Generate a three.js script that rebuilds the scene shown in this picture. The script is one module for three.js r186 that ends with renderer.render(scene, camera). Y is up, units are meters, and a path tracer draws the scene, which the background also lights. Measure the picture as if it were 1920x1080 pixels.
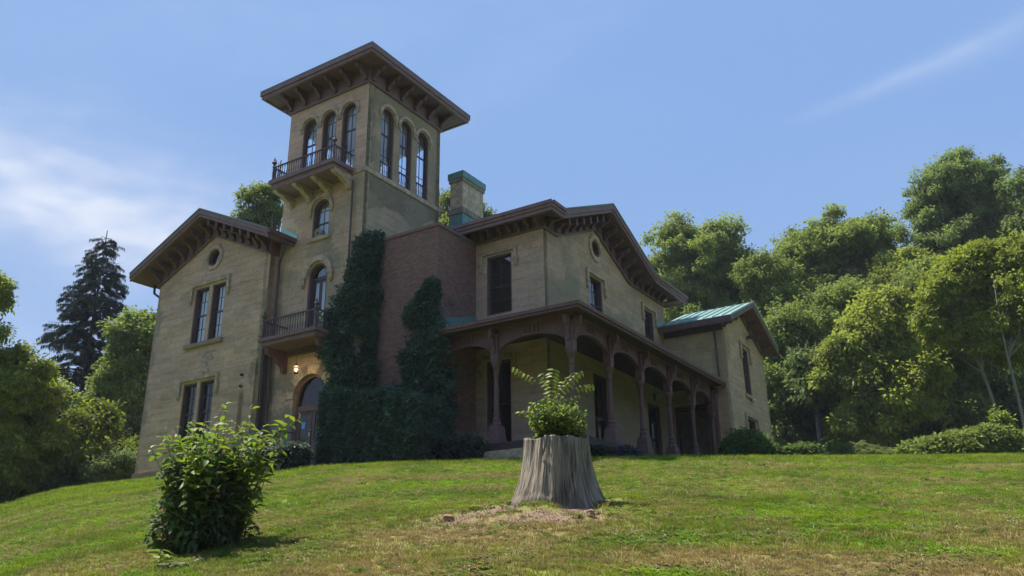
import * as THREE from 'three';
import { mergeGeometries } from 'three/addons/utils/BufferGeometryUtils.js';
import { ImprovedNoise } from 'three/addons/math/ImprovedNoise.js';

// ---------------------------------------------------------------- camera, sky, sun, exposure
const scene = new THREE.Scene();
const RAD = Math.PI / 180;
const camera = new THREE.PerspectiveCamera(38.49, 16 / 9, 0.1, 3000);
camera.rotation.order = 'YXZ';
camera.rotation.set(19.695 * RAD, 0, -0.7994 * RAD);
scene.add(camera);
const renderer = new THREE.WebGLRenderer({ antialias: true });
renderer.toneMapping = THREE.LinearToneMapping;
renderer.toneMappingExposure = 1.9;
renderer.shadowMap.enabled = true;
scene.environmentIntensity = 1.0;
scene.fog = new THREE.FogExp2(new THREE.Color().setRGB(0.72, 0.80, 0.95), 0.0003);        // summer haze

const SUN_AZ = -56 * RAD, SUN_EL = 63 * RAD;                 // azimuth to the left of the view, behind the house
const sunDir = new THREE.Vector3(Math.sin(SUN_AZ) * Math.cos(SUN_EL), Math.sin(SUN_EL), -Math.cos(SUN_AZ) * Math.cos(SUN_EL));
const sun = new THREE.DirectionalLight(new THREE.Color().setRGB(1, 0.94, 0.84), 5);
sun.position.copy(sunDir).multiplyScalar(120).add(new THREE.Vector3(0, 0, -30));
sun.target.position.set(0, 0, -30);
sun.castShadow = true;
Object.assign(sun.shadow.camera, { left: -80, right: 80, top: 80, bottom: -80, near: 1, far: 320 });
sun.shadow.mapSize.set(4096, 4096);
scene.add(sun, sun.target);

// ---------------------------------------------------------------- small helpers
function rngOf(seed) { let a = seed >>> 0; return () => { a = (a + 0x6D2B79F5) | 0; let t = Math.imul(a ^ (a >>> 15), 1 | a); t = (t + Math.imul(t ^ (t >>> 7), 61 | t)) ^ t; return ((t ^ (t >>> 14)) >>> 0) / 4294967296; }; }
const perlin = new ImprovedNoise();
const nz = (x, y, z = 0) => perlin.noise(x, y, z);
function fbm(x, y, z = 0, o = 4) { let s = 0, a = 0.5, f = 1; for (let i = 0; i < o; i++) { s += a * perlin.noise(x * f, y * f, z + i * 7.3); a *= 0.5; f *= 2.03; } return s; }
const lerp = (a, b, t) => a + (b - a) * t;
const clamp = (x, a = 0, b = 1) => Math.min(b, Math.max(a, x));
const smooth = (a, b, x) => { const t = clamp((x - a) / (b - a)); return t * t * (3 - 2 * t); };
const V3 = (x, y, z) => new THREE.Vector3(x, y, z);
const rgb = (r, g, b) => new THREE.Color().setRGB(r, g, b);
const usedNames = {};
function numbered(n) { const k = usedNames[n] = (usedNames[n] ?? -1) + 1; return k ? `${n}_${String(k).padStart(3, '0')}` : n; }
function shadows(o) { o.castShadow = true; o.receiveShadow = true; return o; }
function tag(o, label, category, group) { o.userData.label = label; o.userData.category = category; if (group) o.userData.group = group; return o; }
function thing(name, label, category, x, y, z, group) { const g = new THREE.Group(); g.name = numbered(name); g.position.set(x, y, z); tag(g, label, category, group); scene.add(g); return g; }
function mesh(name, geo, mat, parent) { const m = shadows(new THREE.Mesh(geo, mat)); m.name = name; if (parent) parent.add(m); return m; }
function structure(name, geo, mat) { const m = mesh(name, geo, mat, scene); m.userData.kind = 'structure'; return m; }
// a pixel of the 1920 x 1080 view as a direction; used to lay out the sky and the far trees
const CP = Math.cos(19.695 * RAD), SP = Math.sin(19.695 * RAD), CR = Math.cos(-0.7994 * RAD), SR = Math.sin(-0.7994 * RAD);
function ray(px, py) { const a = (px - 960) / 1546.9, b = -(py - 540) / 1546.9; const R = a * CR - b * SR, Y = a * SR + b * CR; return [R, SP + Y * CP, CP - Y * SP]; }

// ---------------------------------------------------------------- sky: blue air, a few thin clouds
{
  const W = 2048, Hh = 1024, data = new Float32Array(W * Hh * 4);
  const azel = (px, py) => { const [R, Y, F] = ray(px, py); return [Math.atan2(R, F), Math.atan2(Y, Math.hypot(R, F))]; };
  // cloud banks: direction, size along and across, tilt, strength
  const banks = [
    { c: azel(60, 365), l: 0.26, w: 0.055, t: 0.02, s: 0.46 }, { c: azel(260, 400), l: 0.15, w: 0.03, t: -0.20, s: 0.34 },
    { c: azel(10, 330), l: 0.30, w: 0.07, t: 0.0, s: 0.20 }, { c: azel(120, 445), l: 0.22, w: 0.03, t: -0.02, s: 0.35 },
    { c: azel(1735, 126), l: 0.105, w: 0.0075, t: 0.17, s: 0.20 }, { c: azel(1840, 90), l: 0.10, w: 0.014, t: 0.17, s: 0.10 },
    { c: azel(1000, 100), l: 0.20, w: 0.03, t: 0.55, s: 0.05 }, { c: azel(560, 60), l: 0.3, w: 0.05, t: 0.2, s: 0.06 },
    { c: [1.9, 0.5], l: 0.3, w: 0.07, t: 0.2, s: 0.3 }, { c: [-2.2, 0.4], l: 0.35, w: 0.06, t: -0.2, s: 0.4 }, { c: [3.0, 0.55], l: 0.3, w: 0.05, t: 0.1, s: 0.3 }, { c: [-1.2, 0.38], l: 0.3, w: 0.08, t: 0.1, s: 0.4 }, { c: [1.15, 0.3], l: 0.3, w: 0.04, t: 0.15, s: 0.25 },
  ];
  const d = new THREE.Vector3();
  for (let j = 0; j < Hh; j++) {
    const el = ((j + 0.5) / Hh - 0.5) * Math.PI;
    for (let i = 0; i < W; i++) {
      const lon = ((i + 0.5) / W - 0.5) * 2 * Math.PI;
      d.set(Math.cos(el) * Math.cos(lon), Math.sin(el), Math.cos(el) * Math.sin(lon));
      const az = Math.atan2(d.x, -d.z), up = Math.max(0, d.y);
      const g = Math.acos(clamp(d.dot(sunDir), -1, 1));
      const air = Math.exp(-up * 3.2), haze = Math.exp(-Math.pow(up / 0.22, 2)), glow = 0.30 * Math.exp(-g * 2.3) + 0.55 * Math.exp(-g * 7);
      let r = 0.225 + 0.10 * air + 0.46 * glow + 0.38 * haze, gr = 0.405 + 0.075 * air + 0.50 * glow + 0.34 * haze, b = 0.780 + 0.01 * air + 0.42 * glow + 0.20 * haze;
      if (el > 0) {
        let c = 0.02 * smooth(-0.1, 0.5, fbm(az * 2.2 + 5, el * 6, 2, 4));
        const warp = fbm(az * 5, el * 9, 3.3, 4), fine = fbm(az * 15 + el * 18, el * 46 - az * 8, 8.1, 5);
        for (const k of banks) {
          let da = az - k.c[0]; if (da > Math.PI) da -= 2 * Math.PI; if (da < -Math.PI) da += 2 * Math.PI;
          da *= Math.cos(k.c[1]); const de = el - k.c[1];
          if (Math.abs(da) > 3 * k.l) continue;
          const x = (da * Math.cos(k.t) + de * Math.sin(k.t)) / k.l, y = (-da * Math.sin(k.t) + de * Math.cos(k.t)) / k.w + warp * (k.w < 0.02 ? 0.7 : 1.3);
          c += k.s * Math.exp(-x * x - y * y) * clamp(0.8 + fine * 0.8, 0.15, 1.3);
        }
        c = clamp(c, 0, 0.9);
        r = lerp(r, 0.80, c); gr = lerp(gr, 0.86, c); b = lerp(b, 1.0, c);
      } else { r = 0.16; gr = 0.18; b = 0.11; }
      data.set([r / 1.9, gr / 1.9, b / 1.9, 1], (j * W + i) * 4);
    }
  }
  const t = new THREE.DataTexture(data, W, Hh, THREE.RGBAFormat, THREE.FloatType);
  t.mapping = THREE.EquirectangularReflectionMapping; t.magFilter = THREE.LinearFilter; t.minFilter = THREE.LinearFilter; t.needsUpdate = true;
  scene.background = t; scene.environment = t;
}

// ---------------------------------------------------------------- textures
function dataTex(w, h, fn, srgb = true, repeat = true) {
  const a = new Uint8Array(w * h * 4);
  for (let j = 0; j < h; j++) for (let i = 0; i < w; i++) { const c = fn((i + 0.5) / w, (j + 0.5) / h, i, j); const k = (j * w + i) * 4; for (let q = 0; q < 3; q++) { const v = clamp(c[q]); a[k + q] = Math.round(255 * (srgb ? (v <= 0.0031308 ? 12.92 * v : 1.055 * Math.pow(v, 1 / 2.4) - 0.055) : v)); } a[k + 3] = 255; }
  const t = new THREE.DataTexture(a, w, h); t.colorSpace = srgb ? THREE.SRGBColorSpace : THREE.NoColorSpace; t.magFilter = THREE.LinearFilter; t.minFilter = THREE.LinearMipmapLinearFilter;
  if (repeat) t.wrapS = t.wrapT = THREE.RepeatWrapping; t.needsUpdate = true; return t;
}
// noise that closes on itself over the unit square
function tile(u, v, f, z) { const n = (a, b) => perlin.noise(a * f, b * f, z); const s = u, t = v; return (n(s, t) * (1 - s) * (1 - t) + n(s - 1, t) * s * (1 - t) + n(s, t - 1) * (1 - s) * t + n(s - 1, t - 1) * s * t) / Math.sqrt((1 - s) ** 2 + s * s) / Math.sqrt((1 - t) ** 2 + t * t); }
function tfbm(u, v, f, z, o = 4) { let s = 0, a = 0.5; for (let i = 0; i < o; i++) { s += a * tile(u, v, f, z + i * 3.7); a *= 0.55; f *= 2; } return s; }
const stoneBump = dataTex(512, 512, (u, v) => { const n = 0.5 + 0.55 * tfbm(u, v, 7, 1, 6) + 0.12 * tile(u, v, 90, 4); return [n, n, n]; }, false);
const grainTex = (base, amp, fx, fy, z) => dataTex(256, 256, (u, v) => { const n = 0.5 + amp * (tfbm(u, v * fy / fx, fx, z, 5)); const m = 1 + amp * 1.2 * tfbm(u, v, 3, z + 9, 3); return base.map(c => c * (0.6 + 0.8 * n) * m); });

// ---------------------------------------------------------------- materials
const std = (color, o = {}) => new THREE.MeshStandardMaterial({ color, roughness: 0.85, ...o });
const trimTex = dataTex(512, 512, (u, v) => { const n = tfbm(u, v, 4, 3, 5), f = tfbm(u, v, 24, 8, 3), worn = smooth(0.17, 0.3, tfbm(u, v, 9, 15, 5)); const k = 1 + 0.35 * n + 0.3 * f; return [lerp(0.19 * k, 0.30, worn * 0.5), lerp(0.105 * k, 0.21, worn * 0.5), lerp(0.094 * k, 0.18, worn * 0.5)]; });
const M = {
  trim: new THREE.MeshStandardMaterial({ map: trimTex, roughness: 0.62, bumpMap: stoneBump, bumpScale: 0.004 }),
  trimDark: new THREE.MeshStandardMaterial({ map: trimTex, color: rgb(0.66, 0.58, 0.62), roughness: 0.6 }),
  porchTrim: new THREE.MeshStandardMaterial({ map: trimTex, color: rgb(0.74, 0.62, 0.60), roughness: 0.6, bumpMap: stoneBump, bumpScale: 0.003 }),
  iron: std(rgb(0.085, 0.05, 0.052), { roughness: 0.55 }),
  pipe: std(rgb(0.07, 0.05, 0.048), { roughness: 0.5 }),
  copper: new THREE.MeshStandardMaterial({ map: dataTex(256, 256, (u, v) => { const n = tfbm(u, v, 5, 2, 5), s = tfbm(u, v * 0.25, 16, 6, 3); const k = 1 + 0.3 * n + 0.35 * s; return [0.125 * k, 0.235 * k, 0.205 * k]; }), roughness: 0.55 }),
  copperPale: std(rgb(0.26, 0.40, 0.36), { roughness: 0.5 }),
  brickMortar: new THREE.MeshStandardMaterial({ map: grainTex([0.20, 0.125, 0.105], 0.5, 12, 12, 4), roughness: 0.95 }),
  boards: new THREE.MeshStandardMaterial({ map: trimTex, color: rgb(0.35, 0.36, 0.36), roughness: 0.8 }),
  curtain: new THREE.MeshStandardMaterial({ color: rgb(0.72, 0.72, 0.70), roughness: 0.95, side: THREE.DoubleSide }),
  slab: new THREE.MeshStandardMaterial({ map: grainTex([0.34, 0.30, 0.23], 0.5, 8, 8, 21), roughness: 0.95, bumpMap: stoneBump, bumpScale: 0.01 }),
  stoneTrim: new THREE.MeshStandardMaterial({ map: grainTex([0.44, 0.33, 0.215], 0.55, 6, 6, 31), roughness: 0.92, bumpMap: stoneBump, bumpScale: 0.008 }),
  stoneDark: new THREE.MeshStandardMaterial({ map: grainTex([0.25, 0.19, 0.125], 0.6, 6, 6, 41), roughness: 0.95, bumpMap: stoneBump, bumpScale: 0.008 }),
  plain: new THREE.MeshStandardMaterial({ map: grainTex([0.42, 0.325, 0.20], 0.5, 6, 6, 51), roughness: 0.95 }),
  plaster: std(rgb(0.32, 0.29, 0.25)),
  glass: new THREE.MeshPhysicalMaterial({ color: rgb(0.86, 0.92, 1.0), roughness: 0.03, transmission: 1, thickness: 0, ior: 2.3 }),
  glassLow: new THREE.MeshPhysicalMaterial({ color: rgb(0.8, 0.85, 0.9), roughness: 0.05, transmission: 1, thickness: 0, ior: 1.52 }),
  sash: std(rgb(0.06, 0.045, 0.045), { roughness: 0.5 }),
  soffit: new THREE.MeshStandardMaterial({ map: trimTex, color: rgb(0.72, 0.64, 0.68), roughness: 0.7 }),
  paper: std(rgb(0.28, 0.5, 0.85)), brass: std(rgb(0.75, 0.72, 0.66), { metalness: 0.7, roughness: 0.3 }),
};
// ---------------------------------------------------------------- terrain
// height of the lawn in metres above the eye, at R to the right and F ahead
const EDGE = [[-1.3, 0.045], [-0.9, 0.066], [-0.608, 0.0955], [-0.573, 0.1055], [-0.536, 0.1142], [-0.4986, 0.119], [-0.4536, 0.1228], [-0.41, 0.128], [-0.36, 0.131], [-0.296, 0.1338], [-0.2327, 0.1368], [-0.169, 0.1388], [-0.105, 0.1404], [-0.0227, 0.142], [0.054, 0.1428], [0.151, 0.143], [0.2475, 0.1416], [0.298, 0.141], [0.406, 0.1395], [0.503, 0.1392], [0.61, 0.1388], [0.9, 0.135], [1.4, 0.12]];
function edgeAt(p) { if (p <= EDGE[0][0]) return EDGE[0][1]; for (let i = 1; i < EDGE.length; i++) if (p < EDGE[i][0]) { const [a, x] = EDGE[i - 1], [b, y] = EDGE[i]; return lerp(x, y, (p - a) / (b - a)); } return EDGE[EDGE.length - 1][1]; }
function height(R, F) {
  if (F < 2) return -1.6 + 0.2 * (F - 0) * 1.0 + 0.02 * R * smooth(2, -10, F);
  const p = clamp(R / F, -1.6, 1.6), E = edgeAt(p), Fc = lerp(29.5, 37.5, smooth(-0.16, -0.40, p)) + 3 * smooth(0.25, 0.6, p);
  const near = E * F + 1.6 * (F / Fc - 1), far = E * Fc + 0.035 * (F - Fc);
  const k = 0.5, h = Math.max(k - Math.abs(near - far), 0) / k;
  let y = Math.min(near, far) - h * h * k * 0.25;
  y += 19 * smooth(80, 128, Math.hypot(R, F)) * smooth(0, 40, F); y += 0.05 * fbm(R * 0.25, F * 0.25, 1, 3) * smooth(3, 8, F);
  y += 0.10 * Math.exp(-((R - 0.55) ** 2 + (F - 13.6) ** 2) / 2.2) * (1 + 1.5 * fbm(R * 1.3, F * 1.3, 4, 3)) - 0.10 * Math.exp(-((R + 1.2) ** 2 * 2 + (F - 12.2) ** 2 * 3));
  return y;
}

// ---------------------------------------------------------------- the house: u along the front to the right, v back into the plot, y up
const YAW = 32.3915 * RAD, BU = -22, BV = 28, BY = 4.4;
const toWorld = (u, v) => [u * Math.cos(YAW) + v * Math.sin(YAW), -u * Math.sin(YAW) + v * Math.cos(YAW)];   // R, F
const [HR, HF] = toWorld(BU, BV);
const H = thing('stone_mansion', 'large tan sandstone villa with square lookout tower, brown bracketed eaves and arcaded porch', 'mansion', HR, BY, -HF);
H.rotation.y = -YAW;
const bake = g => { g.translate(-BU, -BY, BV); return g; };
const shapeOf = (pts, holes = []) => { const s = new THREE.Shape(pts.map(p => new THREE.Vector2(p[0], p[1]))); for (const h of holes) s.holes.push(holePath(h)); return s; };
function prismV(pts, va, vb, holes) { const g = new THREE.ExtrudeGeometry(shapeOf(pts, holes), { depth: vb - va, bevelEnabled: false, curveSegments: 20 }); g.translate(0, 0, -vb); return bake(g); }   // pts (u, y), from depth va to vb
function prismU(pts, ua, ub, holes) { const g = new THREE.ExtrudeGeometry(shapeOf(pts, holes), { depth: ub - ua, bevelEnabled: false, curveSegments: 20 }); g.rotateY(Math.PI / 2); g.translate(ua, 0, 0); return bake(g); }   // pts (v, y), from ua to ub
const rect = (x0, x1, y0, y1) => [[x0, y0], [x1, y0], [x1, y1], [x0, y1]];
const band = (x0, y0, x1, y1, h) => [[x0, y0 - h], [x1, y1 - h], [x1, y1], [x0, y0]];   // a sloped board: top edge given, h tall
function part(name, geo, mat, parent = H) { return mesh(name, geo, mat, parent); }
function boxUVY(name, u0, u1, v0, v1, y0, y1, mat, parent = H) { return part(name, prismV(rect(u0, u1, y0, y1), v0, v1), mat, parent); }
function spot(o, u, y, v, right = false) { o.position.set(u - BU, y - BY, BV - v); if (right) o.rotation.y = Math.PI / 2; return o; }
function piece(name, geo, mat, u, y, v, right, parent = H) { return spot(part(name, geo, mat, parent), u, y, v, right); }
function holePath(h) {
  const p = new THREE.Path();
  if (h.circle) { p.absarc(h.x, h.y, h.r, 0, Math.PI * 2, true); return p; }
  const { x0, x1, y0, y1 } = h;
  if (h.arch) { const r = (x1 - x0) / 2, c = (x0 + x1) / 2, s = y1 - r; p.moveTo(x0, y0); p.lineTo(x0, s); p.absarc(c, s, r, Math.PI, 0, true); p.lineTo(x1, y0); p.lineTo(x0, y0); } else { p.moveTo(x0, y0); p.lineTo(x0, y1); p.lineTo(x1, y1); p.lineTo(x1, y0); p.lineTo(x0, y0); }
  return p;
}
const holeY = h => h.circle ? [h.y - h.r, h.y + h.r] : [h.y0, h.y1];
function holeX(h, y) {
  if (h.circle) { const d = h.r * h.r - (y - h.y) ** 2; return d > 0 ? [h.x - Math.sqrt(d), h.x + Math.sqrt(d)] : null; }
  if (y < h.y0 || y > h.y1) return null;
  if (h.arch) { const r = (h.x1 - h.x0) / 2, s = h.y1 - r, c = (h.x0 + h.x1) / 2; if (y > s) { const d = r * r - (y - s) ** 2; return d > 0 ? [c - Math.sqrt(d), c + Math.sqrt(d)] : null; } }
  return [h.x0, h.x1];
}
// one dressed block: a quad in the wall plane, its face proud of the joints, arrises chamfered
function blockGeo(q, W, thick) {
  const pos = [], nor = [], uv = [], idx = [], b = 0.006, uvOf = (x, y) => [(x - W.x0) / (W.x1 - W.x0), (y - W.yb) / (W.yt - W.yb)];
  const [x0b, x1b, x0t, x1t, y0, y1] = q;
  const O = [[x0b, y0], [x1b, y0], [x1t, y1], [x0t, y1]], I = [[x0b + b, y0 + b], [x1b - b, y0 + b], [x1t - b, y1 - b], [x0t + b, y1 - b]];
  const face = (a, bb, c, d) => { const k = pos.length / 3; const n = V3(...bb).sub(V3(...a)).cross(V3(...d).sub(V3(...a))).normalize(); for (const p of [a, bb, c, d]) { pos.push(...p); nor.push(n.x, n.y, n.z); uv.push(...uvOf(p[0], p[1])); } idx.push(k, k + 1, k + 2, k, k + 2, k + 3); };
  face(...I.map(p => [p[0], p[1], 0]));
  for (let i = 0; i < 4; i++) { const j = (i + 1) % 4; face([O[i][0], O[i][1], -b], [O[j][0], O[j][1], -b], [I[j][0], I[j][1], 0], [I[i][0], I[i][1], 0]); face([O[i][0], O[i][1], -thick], [O[j][0], O[j][1], -thick], [O[j][0], O[j][1], -b], [O[i][0], O[i][1], -b]); }
  const g = new THREE.BufferGeometry(); g.setAttribute('position', new THREE.Float32BufferAttribute(pos, 3)); g.setAttribute('normal', new THREE.Float32BufferAttribute(nor, 3)); g.setAttribute('uv', new THREE.Float32BufferAttribute(uv, 2)); g.setIndex(idx); return g;
}
const allBlocks = [];
// W: { right, at, x0, x1, yb, yt, peak: [x, y] or none, holes, tone(x, y, n) }
function stoneWall(W) {
  const rnd = rngOf(W.seed), top = x => W.peak ? (x < W.peak[0] ? lerp(W.yt0, W.peak[1], (x - W.x0) / (W.peak[0] - W.x0)) : lerp(W.peak[1], W.yt0, (x - W.peak[0]) / (W.x1 - W.peak[0]))) : W.yt;
  if (W.peak) W.yt = W.peak[1]; else W.yt0 = W.yt;
  const ends = y => { if (!W.peak || y <= W.yt0) return [W.x0, W.x1]; const t = (y - W.yt0) / (W.peak[1] - W.yt0); if (t >= 1) return null; return [lerp(W.x0, W.peak[0], t), lerp(W.x1, W.peak[0], t)]; };
  const hc = 0.305, j = 0.004, quads = [];
  const run = (a, b, a2, b2, y0, y1) => {           // fill [a, b] at y0 / [a2, b2] at y1 with blocks
    if (Math.min(b - a, b2 - a2) < 0.06) return;
    const n = Math.max(1, Math.round((b - a) / (0.72 + 0.4 * rnd()))); const cuts = [0]; for (let i = 1; i < n; i++) cuts.push((i + (rnd() - 0.5) * 0.5) / n); cuts.push(1);
    for (let i = 0; i < n; i++) { const l = lerp(a, b, cuts[i]), r = lerp(a, b, cuts[i + 1]); quads.push([l + j, r - j, i ? l + j : a2 + j, i < n - 1 ? r - j : b2 - j, y0 + j, y1 - j]); }
  };
  for (let y = W.yb; y < W.yt - 0.05; y += hc) {
    const y0 = y, y1 = Math.min(y + hc, W.yt), e0 = ends(y0), e1 = ends(y1 - 0.001) || (e0 && [W.peak[0] - 0.04, W.peak[0] + 0.04]); if (!e0) break;
    const cut = []; for (const h of W.holes) { const [a, b] = holeY(h); if (b <= y0 || a >= y1) continue; const mid = holeX(h, clamp((y0 + y1) / 2, a + 0.001, b - 0.001)), l0 = holeX(h, Math.max(y0, a + 0.001)) || mid, l1 = holeX(h, Math.min(y1, b - 0.001)) || mid; let lo = Math.min(mid[0], l0[0], l1[0]), hi = Math.max(mid[1], l0[1], l1[1]); cut.push([lo, hi]); if (!h.circle) { if (a > y0 + 0.05) run(lo, hi, lo, hi, y0, a); if (!h.arch && b < y1 - 0.05) run(lo, hi, lo, hi, b, y1); } }
    cut.sort((p, q) => p[0] - q[0]); let a = e0[0], a2 = e1[0];
    for (const [l, r] of cut) { run(a, l, Math.min(a2, l - 0.05), l, y0, y1); a = r; a2 = r; }
    run(a, e0[1], a2, Math.max(e1[1], a2 + 0.05), y0, y1);
  }
  // the wall's own colours: bedding, block tones, weather stains
  const ppm = 34, w = Math.max(16, Math.round((W.x1 - W.x0) * ppm)), h = Math.round((W.yt - W.yb) * ppm), tone = new Float32Array(w * h).fill(0.93), hue = new Float32Array(w * h);
  for (const q of quads) { const t = 1 + (rnd() - 0.5) * 0.20, u = (rnd() - 0.5); for (let jj = Math.floor((q[4] - W.yb) * ppm); jj < (q[5] - W.yb) * ppm; jj++) for (let i = Math.floor((Math.min(q[0], q[2]) - W.x0) * ppm); i < (Math.max(q[1], q[3]) - W.x0) * ppm; i++) if (i >= 0 && i < w && jj >= 0 && jj < h) { tone[jj * w + i] = t; hue[jj * w + i] = u; } }
  const base = W.base || [0.545, 0.36, 0.245];
  const map = dataTex(w, h, (fu, fv, i, jj) => {
    const x = lerp(W.x0, W.x1, fu), y = lerp(W.yb, W.yt, fv), k = jj * w + i;
    const bed = fbm(x * 0.9, y * 9, W.seed, 3), n = fbm(x * 0.6, y * 0.6, W.seed + 3, 5), f = fbm(x * 6, y * 6, W.seed + 5, 3);
    const m = tone[k] * (1 + 0.22 * bed + 0.34 * n + 0.28 * f);
    let c = [base[0] * m * (1 + 0.04 * hue[k]), base[1] * m, base[2] * m * (1 - 0.12 * hue[k])];
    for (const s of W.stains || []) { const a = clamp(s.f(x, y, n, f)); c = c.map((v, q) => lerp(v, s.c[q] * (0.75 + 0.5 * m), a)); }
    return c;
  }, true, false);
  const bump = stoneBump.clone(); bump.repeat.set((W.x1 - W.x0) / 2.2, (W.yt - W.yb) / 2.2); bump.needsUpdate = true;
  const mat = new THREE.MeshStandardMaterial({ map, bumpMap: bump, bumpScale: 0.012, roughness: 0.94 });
  const outline = W.peak ? [[W.x0, W.yb], [W.x1, W.yb], [W.x1, W.yt0], W.peak, [W.x0, W.yt0]] : rect(W.x0, W.x1, W.yb, W.yt);
  const T = 0.3, back = W.right ? prismU(outline, W.at - T, W.at - 0.008, W.holes) : prismV(outline, W.at + 0.010, W.at + T, W.holes);
  const wall = part('wall', back, W.backMat || M.plain);
  for (const q of quads) { const g = blockGeo(q, W, 0.05); if (W.right) { g.rotateY(Math.PI / 2); g.translate(W.at, 0, 0); } else g.translate(0, 0, -W.at); bake(g); allBlocks.push({ g, mat, wall, area: (q[1] - q[0]) * (q[5] - q[4]) / (W.far || 1) * (q[5] < (W.seenAbove || 0) ? 0.05 : 1) }); }
  return wall;
}
function finishBlocks() {           // the 280 that show largest are parts of their own, the rest of each wall is one piece
  allBlocks.sort((a, b) => b.area - a.area);
  const rest = new Map();
  allBlocks.forEach((b, i) => { if (i < 280) part('stone_block', b.g, b.mat, b.wall); else { if (!rest.has(b.wall)) rest.set(b.wall, []); rest.get(b.wall).push(b); } });
  for (const [wall, list] of rest) { const m = part('stone_blocks', mergeGeometries(list.map(b => b.g)), list[0].mat, wall); m.userData.kind = 'stuff'; }
}

// ---------------------------------------------------------------- openings
const ring = (outer, inner, depth) => { const s = outer; s.holes.push(inner); return new THREE.ExtrudeGeometry(s, { depth, bevelEnabled: false, curveSegments: 20 }); };
function archShape(x0, x1, y0, y1) { const s = new THREE.Shape(), r = (x1 - x0) / 2, c = (x0 + x1) / 2; s.moveTo(x0, y0); s.lineTo(x1, y0); s.lineTo(x1, y1 - r); s.absarc(c, y1 - r, r, 0, Math.PI, false); s.lineTo(x0, y0); return s; }
const rectShape = (x0, x1, y0, y1) => shapeOf(rect(x0, x1, y0, y1));
const bx = (x0, x1, y0, y1, z0, z1) => { const g = new THREE.BoxGeometry(x1 - x0, y1 - y0, z1 - z0); g.translate((x0 + x1) / 2, (y0 + y1) / 2, (z0 + z1) / 2); return g; };
const chamfered = (pts, depth, b = 0.015) => { const g = new THREE.ExtrudeGeometry(shapeOf(pts), { depth: depth - 2 * b, bevelEnabled: true, bevelThickness: b, bevelSize: b, bevelSegments: 2 }); g.translate(0, 0, b); return g; };
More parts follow.
